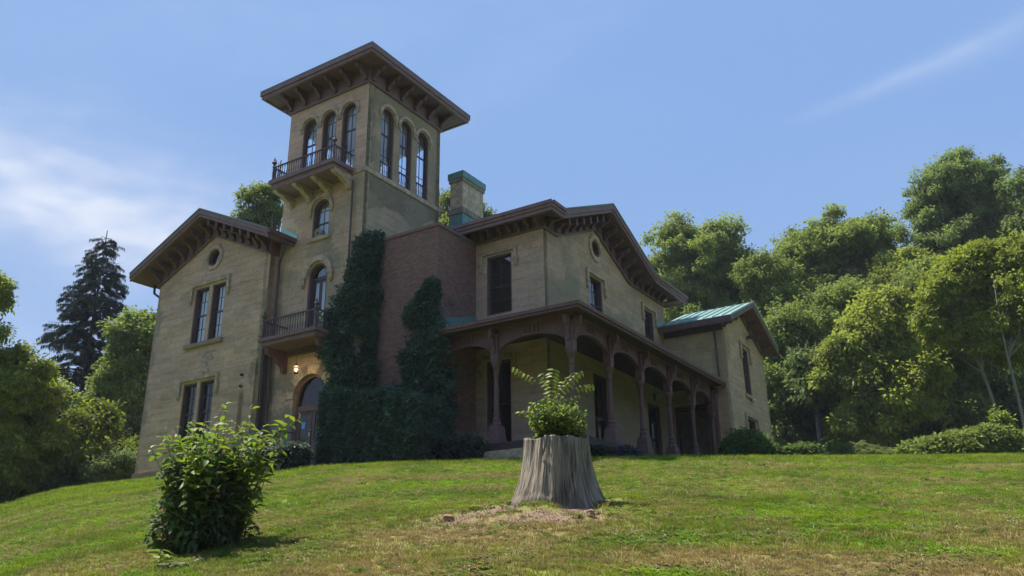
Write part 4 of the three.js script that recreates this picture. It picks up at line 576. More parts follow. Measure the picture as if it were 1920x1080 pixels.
function leafMat(color, o = {}) { return new THREE.MeshPhysicalMaterial({ color, roughness: 0.95, transmission: 0.5, thickness: 0, specularIntensity: 0.35, clearcoat: o.coat ?? 0.15, clearcoatRoughness: 0.45, side: THREE.DoubleSide }); }
{
  const rnd = rngOf(5), blades = [], uvs = [];
  const tuft = (n, h, lean, seed) => { const r = rngOf(seed), p = []; for (let i = 0; i < n; i++) { const a = r() * 6.283, d = 0.05 * Math.sqrt(r()), hh = h * (0.55 + 0.6 * r()), w = 0.0028 + 0.002 * r(), ln = lean * (0.3 + r()), b = r() * 6.283, x = Math.cos(a) * d, z = Math.sin(a) * d, dx = Math.cos(b) * ln * hh, dz = Math.sin(b) * ln * hh, px = -Math.sin(b + 0.9) * w, pz = Math.cos(b + 0.9) * w; p.push(x - px, -0.012, z - pz, x + px, -0.012, z + pz, x + dx * 0.4 + px * 0.8, hh * 0.62, z + dz * 0.4 + pz * 0.8, x - px, -0.012, z - pz, x + dx * 0.4 + px * 0.8, hh * 0.62, z + dz * 0.4 + pz * 0.8, x + dx * 0.4 - px * 0.8, hh * 0.62, z + dz * 0.4 - pz * 0.8, x + dx * 0.4 - px * 0.8, hh * 0.62, z + dz * 0.4 - pz * 0.8, x + dx * 0.4 + px * 0.8, hh * 0.62, z + dz * 0.4 + pz * 0.8, x + dx, hh, z + dz); } const g = new THREE.BufferGeometry(); g.setAttribute('position', new THREE.Float32BufferAttribute(p, 3)); g.computeVertexNormals(); return g; };
  const clover = (() => { const r = rngOf(8), p = []; for (let i = 0; i < 14; i++) { const a = r() * 6.283, d = 0.06 * Math.sqrt(r()), x = Math.cos(a) * d, z = Math.sin(a) * d, y = 0.015 + 0.025 * r(), s = 0.010 + 0.007 * r(), t = (r() - 0.5) * 0.014; for (let q = 0; q < 4; q++) { const b0 = a + q * 1.571, b1 = b0 + 1.571; p.push(x, y, z, x + Math.cos(b1) * s, y + t, z + Math.sin(b1) * s, x + Math.cos(b0) * s, y - t + 0.004, z + Math.sin(b0) * s); } } const g = new THREE.BufferGeometry(); g.setAttribute('position', new THREE.Float32BufferAttribute(p, 3)); g.computeVertexNormals(); return g; })();
  const kinds = [[tuft(11, 0.042, 0.9, 1), [], []], [tuft(9, 0.06, 1.2, 2), [], []], [clover, [], []]];
  const flower = [[], []], dens = [];
  const place = (F, R, k) => {
    const b = bareness(R, F); if (rnd() < b * 0.93) return; const d = dryness(R, F), t = turf(R, F), v = 0.75 + 0.6 * rnd();
    const q = k; kinds[q][1].push(mat4(R, height(R, F) + 0.018 * nz(R * 4, F * 4, 2) - 0.05 * b, -F, (0.75 + 0.6 * rnd()) * (1 - 0.3 * d), 0, rnd() * 6.283, 0));
    const g = q === 2 ? [0.95, 1.15, 1.1] : [1.15, 1.15, 1.05]; const dead = rnd() < 0.12 + 0.5 * d;
    kinds[q][2].push(dead ? rgb(0.26 * v, 0.20 * v, 0.09 * v) : rgb(t[0] * g[0] * v, t[1] * g[1] * v, t[2] * g[2] * v));
  };
  const area = (f0, f1, perM2) => { const n = Math.round(perM2 * ((f1 * f1 - f0 * f0) * 0.66 + 3 * (f1 - f0))); for (let i = 0; i < n; i++) { const F = Math.sqrt(lerp(f0 * f0, f1 * f1, rnd())), R = (rnd() * 2 - 1) * (F * 0.655 + 3.5); const cl = fbm(R * 0.9, F * 0.9, 37, 3) + 0.4 * fbm(R * 4, F * 4, 38, 2); const k = cl > 0.10 && rnd() < 0.75 ? 2 : rnd() < 0.6 ? 0 : 1; place(F, R, k); if (cl > 0.05 && rnd() < 0.012) flower[0].push(mat4(R, height(R, F) + 0.035 + 0.025 * rnd(), -F, 0.005 + 0.004 * rnd())); } };
  area(6.6, 10, 620); area(10, 16, 380); area(16, 24, 190); area(24, 33, 110);
  // taller grass along the crest, in front of the porch
  for (let i = 0; i < 16000; i++) { const F = lerp(26, 39, rnd()), R = (rnd() * 2 - 1) * (F * 0.655 + 1.5); kinds[1][1].push(mat4(R, height(R, F), -F, 1.4 + 1.2 * rnd(), 0, rnd() * 6.283, 0)); const v = 0.8 + 0.6 * rnd(), t = turf(R, F); kinds[1][2].push(rgb(t[0] * 1.2 * v, t[1] * 1.15 * v, t[2] * v)); }
  const gm = new THREE.MeshPhysicalMaterial({ color: 0xffffff, roughness: 0.95, transmission: 0.35, thickness: 0, specularIntensity: 0.3, side: THREE.DoubleSide });
  const names = ['grass', 'grass', 'clover'];
  kinds.forEach(([g, m, c], i) => { const o = instances(numbered(names[i]), g, gm, m, c); tag(o, ['short mown green grass with straw coloured dry patches on the slope', 'longer loose grass blades scattered over the slope and along its crest', 'low clover leaves spread in patches over the lawn'][i], i === 2 ? 'clover' : 'grass'); });
  { // broad leaved weeds and dry tufts
    const ros = (() => { const r = rngOf(61), p = []; for (let i = 0; i < 8; i++) { const a = i * 0.785 + r() * 0.4, e = 0.15 + 0.5 * r(), L = 0.7 + 0.5 * r(), w = 0.13; const dx = Math.cos(a), dz = Math.sin(a); p.push(0, 0, 0, dx * L * 0.55 - dz * w, L * e * 0.7, dz * L * 0.55 + dx * w, dx * L, L * e * 0.6, dz * L, 0, 0, 0, dx * L, L * e * 0.6, dz * L, dx * L * 0.55 + dz * w, L * e * 0.7, dz * L * 0.55 - dx * w); } const g = new THREE.BufferGeometry(); g.setAttribute('position', new THREE.Float32BufferAttribute(p, 3)); g.computeVertexNormals(); return g; })();
    const wm = [], wc = [], dm = [], dc = [];
    for (let i = 0; i < 9000; i++) { const F = Math.sqrt(lerp(50, 900, rnd())), R = (rnd() * 2 - 1) * (F * 0.655 + 3), p = fbm(R * 0.6, F * 0.6, 51, 3); if (bareness(R, F) > 0.4) continue; const v = 0.75 + 0.5 * rnd(); if (p > 0.02 && rnd() < 0.6) { wm.push(mat4(R, height(R, F) + 0.008, -F, 0.05 + 0.07 * rnd(), 0, rnd() * 6.28, 0)); wc.push(rnd() < 0.3 ? rgb(0.16 * v, 0.24 * v, 0.06 * v) : rgb(0.11 * v, 0.19 * v, 0.03 * v)); } else if (p < -0.02 || dryness(R, F) > 0.5) { dm.push(mat4(R, height(R, F), -F, 1.1 + 0.9 * rnd(), 0, rnd() * 6.28, 0)); dc.push(rgb(0.36 * v, 0.27 * v, 0.12 * v)); } }
    tag(instances('weeds', ros, gm, wm, wc), 'broad leaved green weeds scattered through the lawn', 'weeds'); tag(instances('dry_grass', kinds[1][0], gm, dm, dc), 'straw coloured dead tufts scattered through the lawn', 'dry grass');
  }
  const fl = instances('clover_flowers', new THREE.IcosahedronGeometry(1, 1), std(rgb(0.7, 0.68, 0.6)), flower[0]); tag(fl, 'tiny white clover flowers dotted over the lawn', 'flowers');
}
// dead leaves and wood chips on the bare earth before the stump
{
  const rnd = rngOf(15), ms = [], cs = [];
  for (let i = 0; i < 9000; i++) { const R = lerp(-3.2, 3.0, rnd()), F = lerp(10.6, 15.2, rnd()), b = bareness(R, F); if (rnd() > b * 1.0 + 0.02) continue; ms.push(mat4(R, height(R, F) - 0.045 * b + 0.006, -F, [0.008 + 0.03 * rnd() * rnd(), 0.004 + 0.008 * rnd(), 0.005 + 0.010 * rnd()], (rnd() - 0.5) * 0.9, rnd() * 6.28, (rnd() - 0.5) * 0.6)); const v = 0.6 + 0.8 * rnd(); cs.push(rgb(0.30 * v, 0.21 * v, 0.13 * v)); }
  const o = instances('wood_chips', new THREE.BoxGeometry(1, 1, 1), std(0xffffff), ms, cs); tag(o, 'dry wood chips and crumbs of soil on the bare earth round the stump', 'wood chips');
}
function clod(name, label, cat, R, F, s, color, seed, sink = 0.35) {
  const g = new THREE.IcosahedronGeometry(1, 4), p = g.attributes.position; for (let i = 0; i < p.count; i++) { const v = V3(p.getX(i), p.getY(i), p.getZ(i)); const k = 1 + 0.35 * fbm(v.x * 1.3 + seed, v.y * 1.3, v.z * 1.3, 4); const q = Math.max(Math.abs(v.x), Math.abs(v.y), Math.abs(v.z)); v.multiplyScalar(k * lerp(1, 1 / q, 0.4)); p.setXYZ(i, v.x * s[0], v.y * s[1], v.z * s[2]); } g.computeVertexNormals();
  const m = mesh(numbered(name), g, new THREE.MeshStandardMaterial({ map: grainTex(color, 0.8, 4, 4, seed), roughness: 0.95 }), scene); m.position.set(R, height(R, F) + s[1] * (1 - 2 * sink) - 0.03, -F); m.rotation.set(0.2, seed, 0.15); return tag(m, label, cat);
}

// ---------------------------------------------------------------- tree stump
const SR0 = 0.72, SF0 = 14.2, SY = height(SR0, SF0) - 0.03, SH = 1.05;
const stumpR = (a, t) => { const lobes = 0.5 + 0.5 * Math.cos(a * 5 + 0.6) , lob2 = 0.5 + 0.5 * Math.cos(a * 3 - 1.9); const flare = Math.pow(1 - t, 2.4) * (1 - 0.65 * Math.exp(-(((a - 4.7) / 0.55) ** 2))), foot = Math.pow(1 - t, 6); return 0.545 + 0.07 * (1 - t) + flare * (0.25 + 0.10 * lobes * lobes + 0.10 * lob2) + foot * (0.05 * Math.pow(0.5 + 0.5 * Math.cos(a * 7 + 2), 2) + 0.24 * Math.pow(0.5 + 0.5 * Math.cos(a - 3.7), 6) + 0.20 * Math.pow(0.5 + 0.5 * Math.cos(a - 5.9), 8)) + 0.016 * Math.cos(a * 7 + 1) * (0.3 + t); };
{
  const T = thing('tree_stump', 'broad weathered grey tree stump with plants growing from its top', 'tree stump', SR0, SY, -SF0);
  const NA = 420, NT = 90, pos = [], uv = [], idx = [];
  const grain = (a, t) => { const x = Math.cos(a), z = Math.sin(a); const w = 0.25 * nz(x * 2, t * 1.5, z * 2); const f1 = nz(x * 9 + w, t * 0.8 + w, z * 9), f2 = nz(x * 24, t * 1.7, z * 24), f3 = nz(x * 60, t * 4, z * 60); const crack = -Math.pow(clamp(1 - Math.abs(nz(x * 5 + 9, t * 0.5 + w, z * 5)) * 9), 2); const big = 0.06 * nz(x * 2.6, t * 1.3 + 4, z * 2.6) + 0.025 * nz(x * 5.5, t * 2.2, z * 5.5); const fold = t < 0.45 ? 0.014 * Math.sin(t * 52 + 3 * nz(x * 3, 2, z * 3)) * smooth(0.45, 0.1, t) * Math.pow(0.5 + 0.5 * Math.cos(a - 3.6), 5) : 0; return big + fold + 0.004 * f1 + 0.005 * f2 + 0.006 * f3 + 0.014 * crack; };
  const topY = a => SH + 0.035 * nz(Math.cos(a) * 2, 3, Math.sin(a) * 2) + 0.02 * nz(Math.cos(a) * 9, 3, Math.sin(a) * 9) + 0.07 * Math.exp(-(((a - 3.05) / 0.22) ** 2));
  for (let j = 0; j <= NT; j++) { const t = j / NT; for (let i = 0; i <= NA; i++) { const a = i / NA * Math.PI * 2, r = stumpR(a, t) + grain(a, t); pos.push(Math.cos(a) * r, lerp(-0.35, topY(a), t), -Math.sin(a) * r); uv.push(i / NA * 1, t); } }
  const rows = NT + 1; // rim and hollow
  for (let j = 1; j <= 10; j++) { const t = j / 10; for (let i = 0; i <= NA; i++) { const a = i / NA * Math.PI * 2, r0 = stumpR(a, 1) + grain(a, 1); const r = r0 - 0.07 * Math.min(1, t * 3) - (t > 0.34 ? (t - 0.34) * 0.5 : 0); pos.push(Math.cos(a) * Math.max(0.02, r), topY(a) - (t > 0.3 ? 0.22 * (t - 0.3) : 0) + 0.01 * nz(Math.cos(a) * 20, t * 6, Math.sin(a) * 20), -Math.sin(a) * Math.max(0.02, r)); uv.push(i / NA, 1 + t * 0.1); } }
  for (let j = 0; j < rows + 9; j++) for (let i = 0; i < NA; i++) { const a = j * (NA + 1) + i; idx.push(a, a + 1, a + NA + 1, a + 1, a + NA + 2, a + NA + 1); }
  const g = new THREE.BufferGeometry(); g.setAttribute('position', new THREE.Float32BufferAttribute(pos, 3)); g.setAttribute('uv', new THREE.Float32BufferAttribute(uv, 2)); g.setIndex(idx); g.computeVertexNormals();
  const map = dataTex(1536, 512, (u, v) => { const a = u * 6.2832, x = Math.cos(a), z = Math.sin(a); const s = fbm(x * 22 + 0.5 * nz(x * 4, v * 3, z * 4), v * 1.8, z * 22, 4), f = nz(x * 70, v * 6, z * 70), b = fbm(x * 2.2, v * 2, z * 2.2 + 5, 4), crack = clamp(1 - Math.abs(nz(x * 5 + 9, v * 0.5 + 0.25 * nz(x * 2, v * 1.5, z * 2), z * 5)) * 8); let k = 0.74 + 0.75 * s + 0.45 * f + 0.8 * b; k *= 1 - 0.55 * crack; const br = clamp(0.5 + 1.4 * b + 0.5 * (0.4 - v)); const rot = smooth(0.1, 0.32, fbm(x * 3 + 2, v * 2.2, z * 3, 5) + 0.22 * smooth(0.5, 0.15, v + 0.25 * fbm(x * 4, v, z * 4, 3))); const c = [lerp(0.36, 0.33, br) * k, lerp(0.31, 0.265, br) * k, lerp(0.255, 0.195, br) * k]; return c.map((q, i) => lerp(q, [0.12, 0.095, 0.07][i] * (0.7 + 0.5 * k), rot * 0.85)); });
  const bump = dataTex(1024, 256, (u, v) => { const a = u * 6.2832, x = Math.cos(a), z = Math.sin(a); const s = 0.5 + 0.5 * fbm(x * 30, v * 4, z * 30, 4) + 0.25 * nz(x * 80, v * 9, z * 80); return [s, s, s]; }, false);
  mesh('wood', g, new THREE.MeshStandardMaterial({ map, bumpMap: bump, bumpScale: 0.02, roughness: 0.95 }), T);
  const soil = new THREE.CircleGeometry(0.5, 40); soil.rotateX(-Math.PI / 2); const p = soil.attributes.position; for (let i = 0; i < p.count; i++) p.setY(i, SH - 0.13 + 0.03 * nz(p.getX(i) * 8, p.getZ(i) * 8, 1)); soil.computeVertexNormals(); mesh('rotted_core', soil, std(rgb(0.06, 0.045, 0.03), { roughness: 1 }), T);
  // slivers of old bark standing on the rim and low roots running out
  const sliver = (a, h, w) => { const r = stumpR(a, 1) - 0.02, s = mesh('sliver', new THREE.ConeGeometry(w, h, 5, 1).translate(0, h / 2, 0), std(rgb(0.33, 0.29, 0.23)), T); s.position.set(Math.cos(a) * r, SH - 0.06, -Math.sin(a) * r); s.rotation.z = -0.05; };
  sliver(0.02, 0.26, 0.018); sliver(6.2, 0.16, 0.02);
  const root = (a, len, r0) => { const pts = []; for (let i = 0; i < 5; i++) { const t = i / 4, R = 0.55 + len * t, x = Math.cos(a + 0.15 * t) * R, z = Math.sin(a + 0.15 * t) * R; pts.push(V3(x, height(SR0 + x, SF0 + z) - SY + lerp(0.12, -0.05, t), -z)); } const c = new THREE.CatmullRomCurve3(pts), tg = new THREE.TubeGeometry(c, 24, r0, 10), pp = tg.attributes.position; for (let i = 0; i < pp.count; i++) { const ring_ = Math.floor(i / 11), t = ring_ / 24, o = c.getPointAt(t); const k = lerp(1, 0.25, t); pp.setXYZ(i, o.x + (pp.getX(i) - o.x) * k, o.y + (pp.getY(i) - o.y) * k, o.z + (pp.getZ(i) - o.z) * k); } tg.computeVertexNormals(); mesh('root', tg, new THREE.MeshStandardMaterial({ map: grainTex([0.27, 0.23, 0.18], 0.7, 6, 6, 71), roughness: 0.95 }), T); };
  
}
clod('clay_lump', 'small reddish lump of clay left of the stump on bare earth', 'clod', -1.02, 13.0, [0.085, 0.05, 0.07], [0.30, 0.165, 0.11], 3);
clod('clay_lump', 'pinkish tan lump of earth right in front of the stump', 'clod', 1.12, 12.75, [0.09, 0.075, 0.06], [0.34, 0.21, 0.14], 5, 0.3);
clod('stone', 'white stone at the foot of the big leafy bush', 'stone', -4.05, 11.05, [0.075, 0.04, 0.06], [0.62, 0.6, 0.55], 7, 0.3);
clod('stone', 'pale flat stone lying beside the bright green sprout', 'stone', -4.1, 10.85, [0.15, 0.03, 0.07], [0.5, 0.46, 0.36], 9, 0.25);
// ---------------------------------------------------------------- leaves
// one leaf along +x, length 1, folded on its midrib and drooping
function leafGeo(w, droop = 0.12, fold = 0.10) {
  const st = [[0, 0], [0.22, 0.75], [0.48, 1], [0.78, 0.55], [1, 0]], p = [], idx = []; for (const [x, k] of st) { const y = -droop * x * x * 2; p.push(x, y, 0, x, y + fold * k, k * w / 2, x, y + fold * k, -k * w / 2); }
  for (let i = 0; i < st.length - 1; i++) { const a = i * 3, b = a + 3; idx.push(a, a + 1, b + 1, a, b + 1, b, a, b, b + 2, a, b + 2, a + 2); }
  const g = new THREE.BufferGeometry(); g.setAttribute('position', new THREE.Float32BufferAttribute(p, 3)); g.setIndex(idx); g.computeVertexNormals(); return g;
}
function simpleLeaf(p, o, dir, up, len, w, fold = 0.12) { const s = dir.clone().cross(up).normalize().multiplyScalar(w / 2), m = o.clone().addScaledVector(dir, len * 0.45), t = o.clone().addScaledVector(dir, len).addScaledVector(up, -len * 0.15), l = m.clone().add(s).addScaledVector(up, fold * w), r = m.clone().sub(s).addScaledVector(up, fold * w); for (const v of [o, r, t, o, t, l]) p.push(v.x, v.y, v.z); }
function cluster(seed, n, leaf, w, spread = 1) {
  const r = rngOf(seed), p = [];
  for (let i = 0; i < n; i++) { const d = V3(r() * 2 - 1, r() * 2 - 1, r() * 2 - 1); if (d.lengthSq() > 1) { i--; continue; } const o = d.clone().multiplyScalar(spread); const dir = d.clone().multiplyScalar(0.8).add(V3(r() - 0.5, r() * 0.6 - 0.5, r() - 0.5)).normalize(); const up = V3(r() - 0.5, 0.9 + 0.6 * r(), r() - 0.5).normalize(); simpleLeaf(p, o, dir, up, leaf * (0.7 + 0.6 * r()), leaf * w * (0.8 + 0.4 * r())); }
  const g = new THREE.BufferGeometry(); g.setAttribute('position', new THREE.Float32BufferAttribute(p, 3)); g.computeVertexNormals(); return g;
}
// feathered fronds spreading from one point, as on sumac and tree of heaven
function fronds(seed, n, pairs, leaf) {
  const r = rngOf(seed), p = [];
  for (let i = 0; i < n; i++) { const a = i / n * 6.283 + r(), e = 0.5 - 0.7 * r(), L = 0.75 + 0.4 * r(); for (let k = 1; k <= pairs; k++) { const t = k / pairs, x = L * t, y = L * (e * t - 0.42 * t * t), o = V3(Math.cos(a) * x, y, Math.sin(a) * x); for (const s of [-1, 1]) { const b = a + s * 1.15, dir = V3(Math.cos(b), -0.55 - 0.3 * r(), Math.sin(b)).normalize(); simpleLeaf(p, o, dir, V3(0, 1, 0).addScaledVector(V3(Math.cos(a), 0, Math.sin(a)), 0.4).normalize(), leaf * (1 - 0.5 * Math.abs(t - 0.45)), leaf * 0.30); } } }
  const g = new THREE.BufferGeometry(); g.setAttribute('position', new THREE.Float32BufferAttribute(p, 3)); g.computeVertexNormals(); return g;
}
const broad = [cluster(1, 17, 0.78, 0.60), cluster(2, 15, 0.86, 0.55), cluster(3, 18, 0.70, 0.66)], feather = [fronds(4, 5, 8, 0.26), fronds(5, 6, 7, 0.28)];
const bark = new THREE.MeshStandardMaterial({ map: grainTex([0.13, 0.115, 0.095], 0.9, 12, 3, 81), roughness: 0.95 }), barkPale = new THREE.MeshStandardMaterial({ map: grainTex([0.20, 0.18, 0.14], 0.7, 12, 3, 83), roughness: 0.9 });
const ivyLeaf = [cluster(11, 18, 0.55, 0.85), cluster(12, 16, 0.62, 0.8), cluster(13, 20, 0.5, 0.9)];
const crownMat = leafMat(0xffffff), ivyMat = leafMat(0xffffff, { coat: 0.7 });
function taperedTube(pts, r0, r1, seg = 7, n = 10) { const c = new THREE.CatmullRomCurve3(pts), g = new THREE.TubeGeometry(c, n, 1, seg), p = g.attributes.position; for (let i = 0; i < p.count; i++) { const t = Math.floor(i / (seg + 1)) / n, o = c.getPointAt(t), k = lerp(r0, r1, t); p.setXYZ(i, o.x + (p.getX(i) - o.x) * k, o.y + (p.getY(i) - o.y) * k, o.z + (p.getZ(i) - o.z) * k); } g.computeVertexNormals(); return g; }
// T: { name, label, cat, group, R, F, base, lobes: [[dx, y, dz, rx, ry]], n, size, hue, kind, trunk }
function tree(T) {
  const r = rngOf(T.seed), y0 = T.base ?? height(T.R, T.F), G = thing(T.name, T.label, T.cat || 'tree', T.R, y0, -T.F, T.group);
  const sub = [];
  for (const [dx, y, dz, rx, ry] of T.lobes) { const m = T.sub ?? 6; sub.push([dx, y, dz, rx * 0.88, ry * 0.88]); for (let i = 0; i < m; i++) { const a = r() * 6.283, b = Math.asin(r() * 1.7 - 0.7), k = 0.22 + 0.22 * r(); sub.push([dx + Math.cos(a) * Math.cos(b) * rx * (0.95 - k * 0.7), y + Math.sin(b) * ry * (0.95 - k * 0.7), dz + Math.sin(a) * Math.cos(b) * rx * (0.95 - k * 0.7), rx * k, ry * k * 0.9]); } }
  const w = sub.map(s => s[3] * s[3] * s[4]); const tot = w.reduce((a, b) => a + b, 0);
  const geos = T.kind === 'feather' ? feather : broad, ms = geos.map(() => []), cs = geos.map(() => []), want = Math.round(T.n * (T.kind === 'feather' ? 1 : 1.9));
  // tufts of foliage through the crown's volume; a rough noise field leaves boughs and gaps between them
  const per = T.kind === 'feather' ? 1 : 10, spread = T.kind === 'feather' ? 0.1 : T.size * 1.5;
  for (let i = 0, got = 0; got < want && i < want * 4; i++) {
    let q = r() * tot, k = 0; while (q > w[k] && k < w.length - 1) q -= w[k++]; const s = sub[k]; const a = r() * 6.283, z = r() * 2 - 1, u = Math.sqrt(1 - z * z), rad = 1.25 * Math.pow(r(), 0.40);
    const x = s[0] + Math.cos(a) * u * s[3] * rad, y = s[1] + z * s[4] * rad, zz = s[2] + Math.sin(a) * u * s[3] * rad; if (y < (T.minY ?? 0.3)) continue;
    const big = fbm(x * 0.32 + T.seed, y * 0.40, zz * 0.32, 3), mid = nz(x * 0.95, y * 1.15 + T.seed, zz * 0.95), dens = 0.85 + 1.2 * big + 0.5 * mid - rad;
    if (dens < (r() < 0.06 ? -0.25 : 0) || mid + 0.6 * big < (T.gap ?? -0.16)) continue;
    const tone = (0.72 + 0.55 * r()) * (1 + 0.4 * big), rt = spread * (0.55 + 0.7 * r()), yel = T.yellow && nz(x * 0.5 + 3, y * 0.5, zz * 0.5 + T.seed) > 0.10 ? T.yellow : 0, tilt = (r() - 0.5) * 0.8, th = r() * 6.283, m = Math.max(1, Math.round(per * (0.6 + 0.8 * r())));
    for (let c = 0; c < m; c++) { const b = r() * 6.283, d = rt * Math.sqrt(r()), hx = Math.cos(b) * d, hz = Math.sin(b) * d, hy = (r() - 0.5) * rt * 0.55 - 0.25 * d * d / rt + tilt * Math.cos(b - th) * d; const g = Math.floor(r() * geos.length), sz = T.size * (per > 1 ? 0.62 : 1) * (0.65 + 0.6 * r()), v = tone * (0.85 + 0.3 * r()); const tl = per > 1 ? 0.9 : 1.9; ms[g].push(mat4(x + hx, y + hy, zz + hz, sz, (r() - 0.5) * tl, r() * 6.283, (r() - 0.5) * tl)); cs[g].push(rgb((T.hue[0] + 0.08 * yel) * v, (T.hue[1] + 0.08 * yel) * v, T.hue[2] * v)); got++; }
  }
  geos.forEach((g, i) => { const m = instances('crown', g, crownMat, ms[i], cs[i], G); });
  const top = Math.max(...T.lobes.map(l => l[1])), tr = T.trunk ?? 0.2, parts = [], lean = T.lean || [0, 0];
  const tip = V3(T.lobes[0][0] * 0.6 + lean[0], top * 0.92, T.lobes[0][2] * 0.6 + lean[1]);
  parts.push(taperedTube([V3(0, -0.4, 0), V3(0.1 + tip.x * 0.2, top * 0.3, tip.z * 0.2), V3(tip.x * 0.6 - 0.1, top * 0.62, tip.z * 0.6), tip], tr, tr * 0.25, 8, 14));
  for (const s of sub.slice(0, 26)) { const f = clamp(s[1] / top * 0.75, 0.2, 0.85), o = V3(tip.x * f, top * f * 0.92, tip.z * f); parts.push(taperedTube([o, V3(lerp(o.x, s[0], 0.5), lerp(o.y, s[1], 0.35), lerp(o.z, s[2], 0.5)), V3(s[0], s[1], s[2])], tr * 0.34, tr * 0.08, 5, 6)); }
  mesh('trunk', mergeGeometries(parts), T.pale ? barkPale : bark, G);
  return G;
}
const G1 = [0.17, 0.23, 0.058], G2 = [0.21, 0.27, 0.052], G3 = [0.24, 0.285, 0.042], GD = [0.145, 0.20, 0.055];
// place a crown by pixels: centre, half width and half height of the lobe in the 1920 view, at distance F
function lobeAt(px, py, hw, hh, F, R0, y0, dz = 0) { const [R, Y, Z] = ray(px, py), k = F / Z, m = F / (Z * 1546.9) * 1.0; return [R * k - R0, Y * k - y0, dz, hw * m, hh * m]; }
function pixTree(T) { const [R0, , Z0] = ray(T.px, T.py ?? 840); const R = R0 / Z0 * T.F, y0 = T.base ?? 4.4; T.R = R; T.base = y0; T.lobes = T.L.map(l => lobeAt(l[0], l[1], l[2], l[3], T.F + (l[4] || 0), R, y0, -(l[4] || 0))); return tree(T); }

// ---- right bank of trees
const RB = 'broadleaved trees behind the villa and lawn';
pixTree({ seed: 101, name: 'broadleaf_tree', label: 'rounded green tree rising right behind the gable of the main house', px: 1310, F: 74, L: [[1310, 500, 108, 92], [1250, 540, 70, 80], [1375, 520, 60, 75], [1300, 620, 120, 90], [1400, 610, 70, 80]], n: 5200, size: 0.62, hue: G2, trunk: 0.4 });
pixTree({ seed: 102, name: 'broadleaf_tree', label: 'wide green tree with twiggy top standing behind the annex roof', px: 1560, F: 70, L: [[1555, 480, 105, 88], [1480, 540, 75, 90], [1640, 470, 62, 72], [1560, 600, 130, 100], [1650, 580, 70, 90]], n: 6200, size: 0.60, hue: G2, trunk: 0.45 });
pixTree({ seed: 103, name: 'broadleaf_tree', label: 'tallest green tree in the right hand wood, its head clear of the others', px: 1800, F: 72, L: [[1800, 365, 84, 84], [1745, 400, 52, 58], [1845, 400, 50, 74], [1800, 460, 95, 50]], n: 4600, size: 0.6, hue: [0.185, 0.25, 0.06], trunk: 0.5, gap: -0.06 });
pixTree({ seed: 104, name: 'broadleaf_tree', label: 'dark green tree cut off by the right edge of the picture', px: 1935, F: 66, L: [[1935, 400, 52, 90], [1925, 500, 55, 90], [1960, 470, 70, 120]], n: 3000, size: 0.58, hue: G1, trunk: 0.4 });
pixTree({ seed: 105, name: 'slim_tree', label: 'yellow green tree with slim leaning trunks at the right of the wood', px: 1885, F: 46, L: [[1840, 500, 60, 50], [1775, 545, 50, 50], [1890, 570, 50, 60], [1810, 610, 70, 45], [1870, 640, 60, 40], [1760, 600, 35, 40]], n: 2600, size: 0.5, hue: [0.23, 0.275, 0.03], trunk: 0.13, pale: 1, lean: [-1.2, 0], gap: -0.3, yellow: 0.4, group: 0 });
pixTree({ seed: 106, name: 'slim_tree', label: 'slender pale trunked tree leaning left at the right edge of the wood', px: 1925, F: 44, L: [[1915, 480, 45, 45], [1925, 560, 40, 60]], n: 1100, size: 0.46, hue: [0.22, 0.27, 0.035], trunk: 0.11, pale: 1, lean: [-1.0, 0], gap: -0.3 });
pixTree({ seed: 107, name: 'young_tree', label: 'young tree with yellow tinged leaf sprays in the middle of the right hand wood', px: 1650, F: 52, L: [[1650, 610, 70, 65], [1600, 690, 70, 60], [1690, 720, 85, 70], [1640, 780, 90, 60]], n: 2600, size: 0.62, hue: G3, yellow: 0.55, trunk: 0.16 });
pixTree({ seed: 108, name: 'young_tree', label: 'young leafy tree directly right of the annex wall, dark below', px: 1500, F: 58, L: [[1500, 640, 75, 80], [1470, 740, 60, 80], [1540, 740, 70, 80]], n: 3000, size: 0.56, hue: G2, trunk: 0.18 });
pixTree({ seed: 109, name: 'young_tree', label: 'tall leafy young tree below the tallest crown of the wood', px: 1750, F: 56, L: [[1740, 560, 70, 75], [1770, 660, 80, 80], [1760, 760, 80, 70]], n: 3000, size: 0.58, hue: G2, yellow: 0.2, trunk: 0.18 });
pixTree({ seed: 110, name: 'young_tree', label: 'shaded young tree behind the two slim leaning trunks', px: 1870, F: 60, L: [[1860, 700, 90, 90], [1900, 610, 60, 80], [1880, 790, 90, 60]], n: 3000, size: 0.56, hue: G1, trunk: 0.18 });
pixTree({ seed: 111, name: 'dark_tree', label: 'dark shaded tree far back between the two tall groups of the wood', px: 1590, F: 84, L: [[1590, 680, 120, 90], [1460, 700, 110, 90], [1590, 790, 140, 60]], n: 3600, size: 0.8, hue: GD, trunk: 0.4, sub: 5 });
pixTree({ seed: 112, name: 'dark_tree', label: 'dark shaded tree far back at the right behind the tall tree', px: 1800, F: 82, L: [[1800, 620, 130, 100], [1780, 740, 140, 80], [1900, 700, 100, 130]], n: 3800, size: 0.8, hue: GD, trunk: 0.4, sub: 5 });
pixTree({ seed: 113, name: 'dark_tree', label: 'dark tree in the shade behind the end of the annex', px: 1420, F: 86, L: [[1420, 560, 60, 70], [1430, 640, 80, 90]], n: 1800, size: 0.75, hue: [0.15, 0.21, 0.055], trunk: 0.35, sub: 5 });
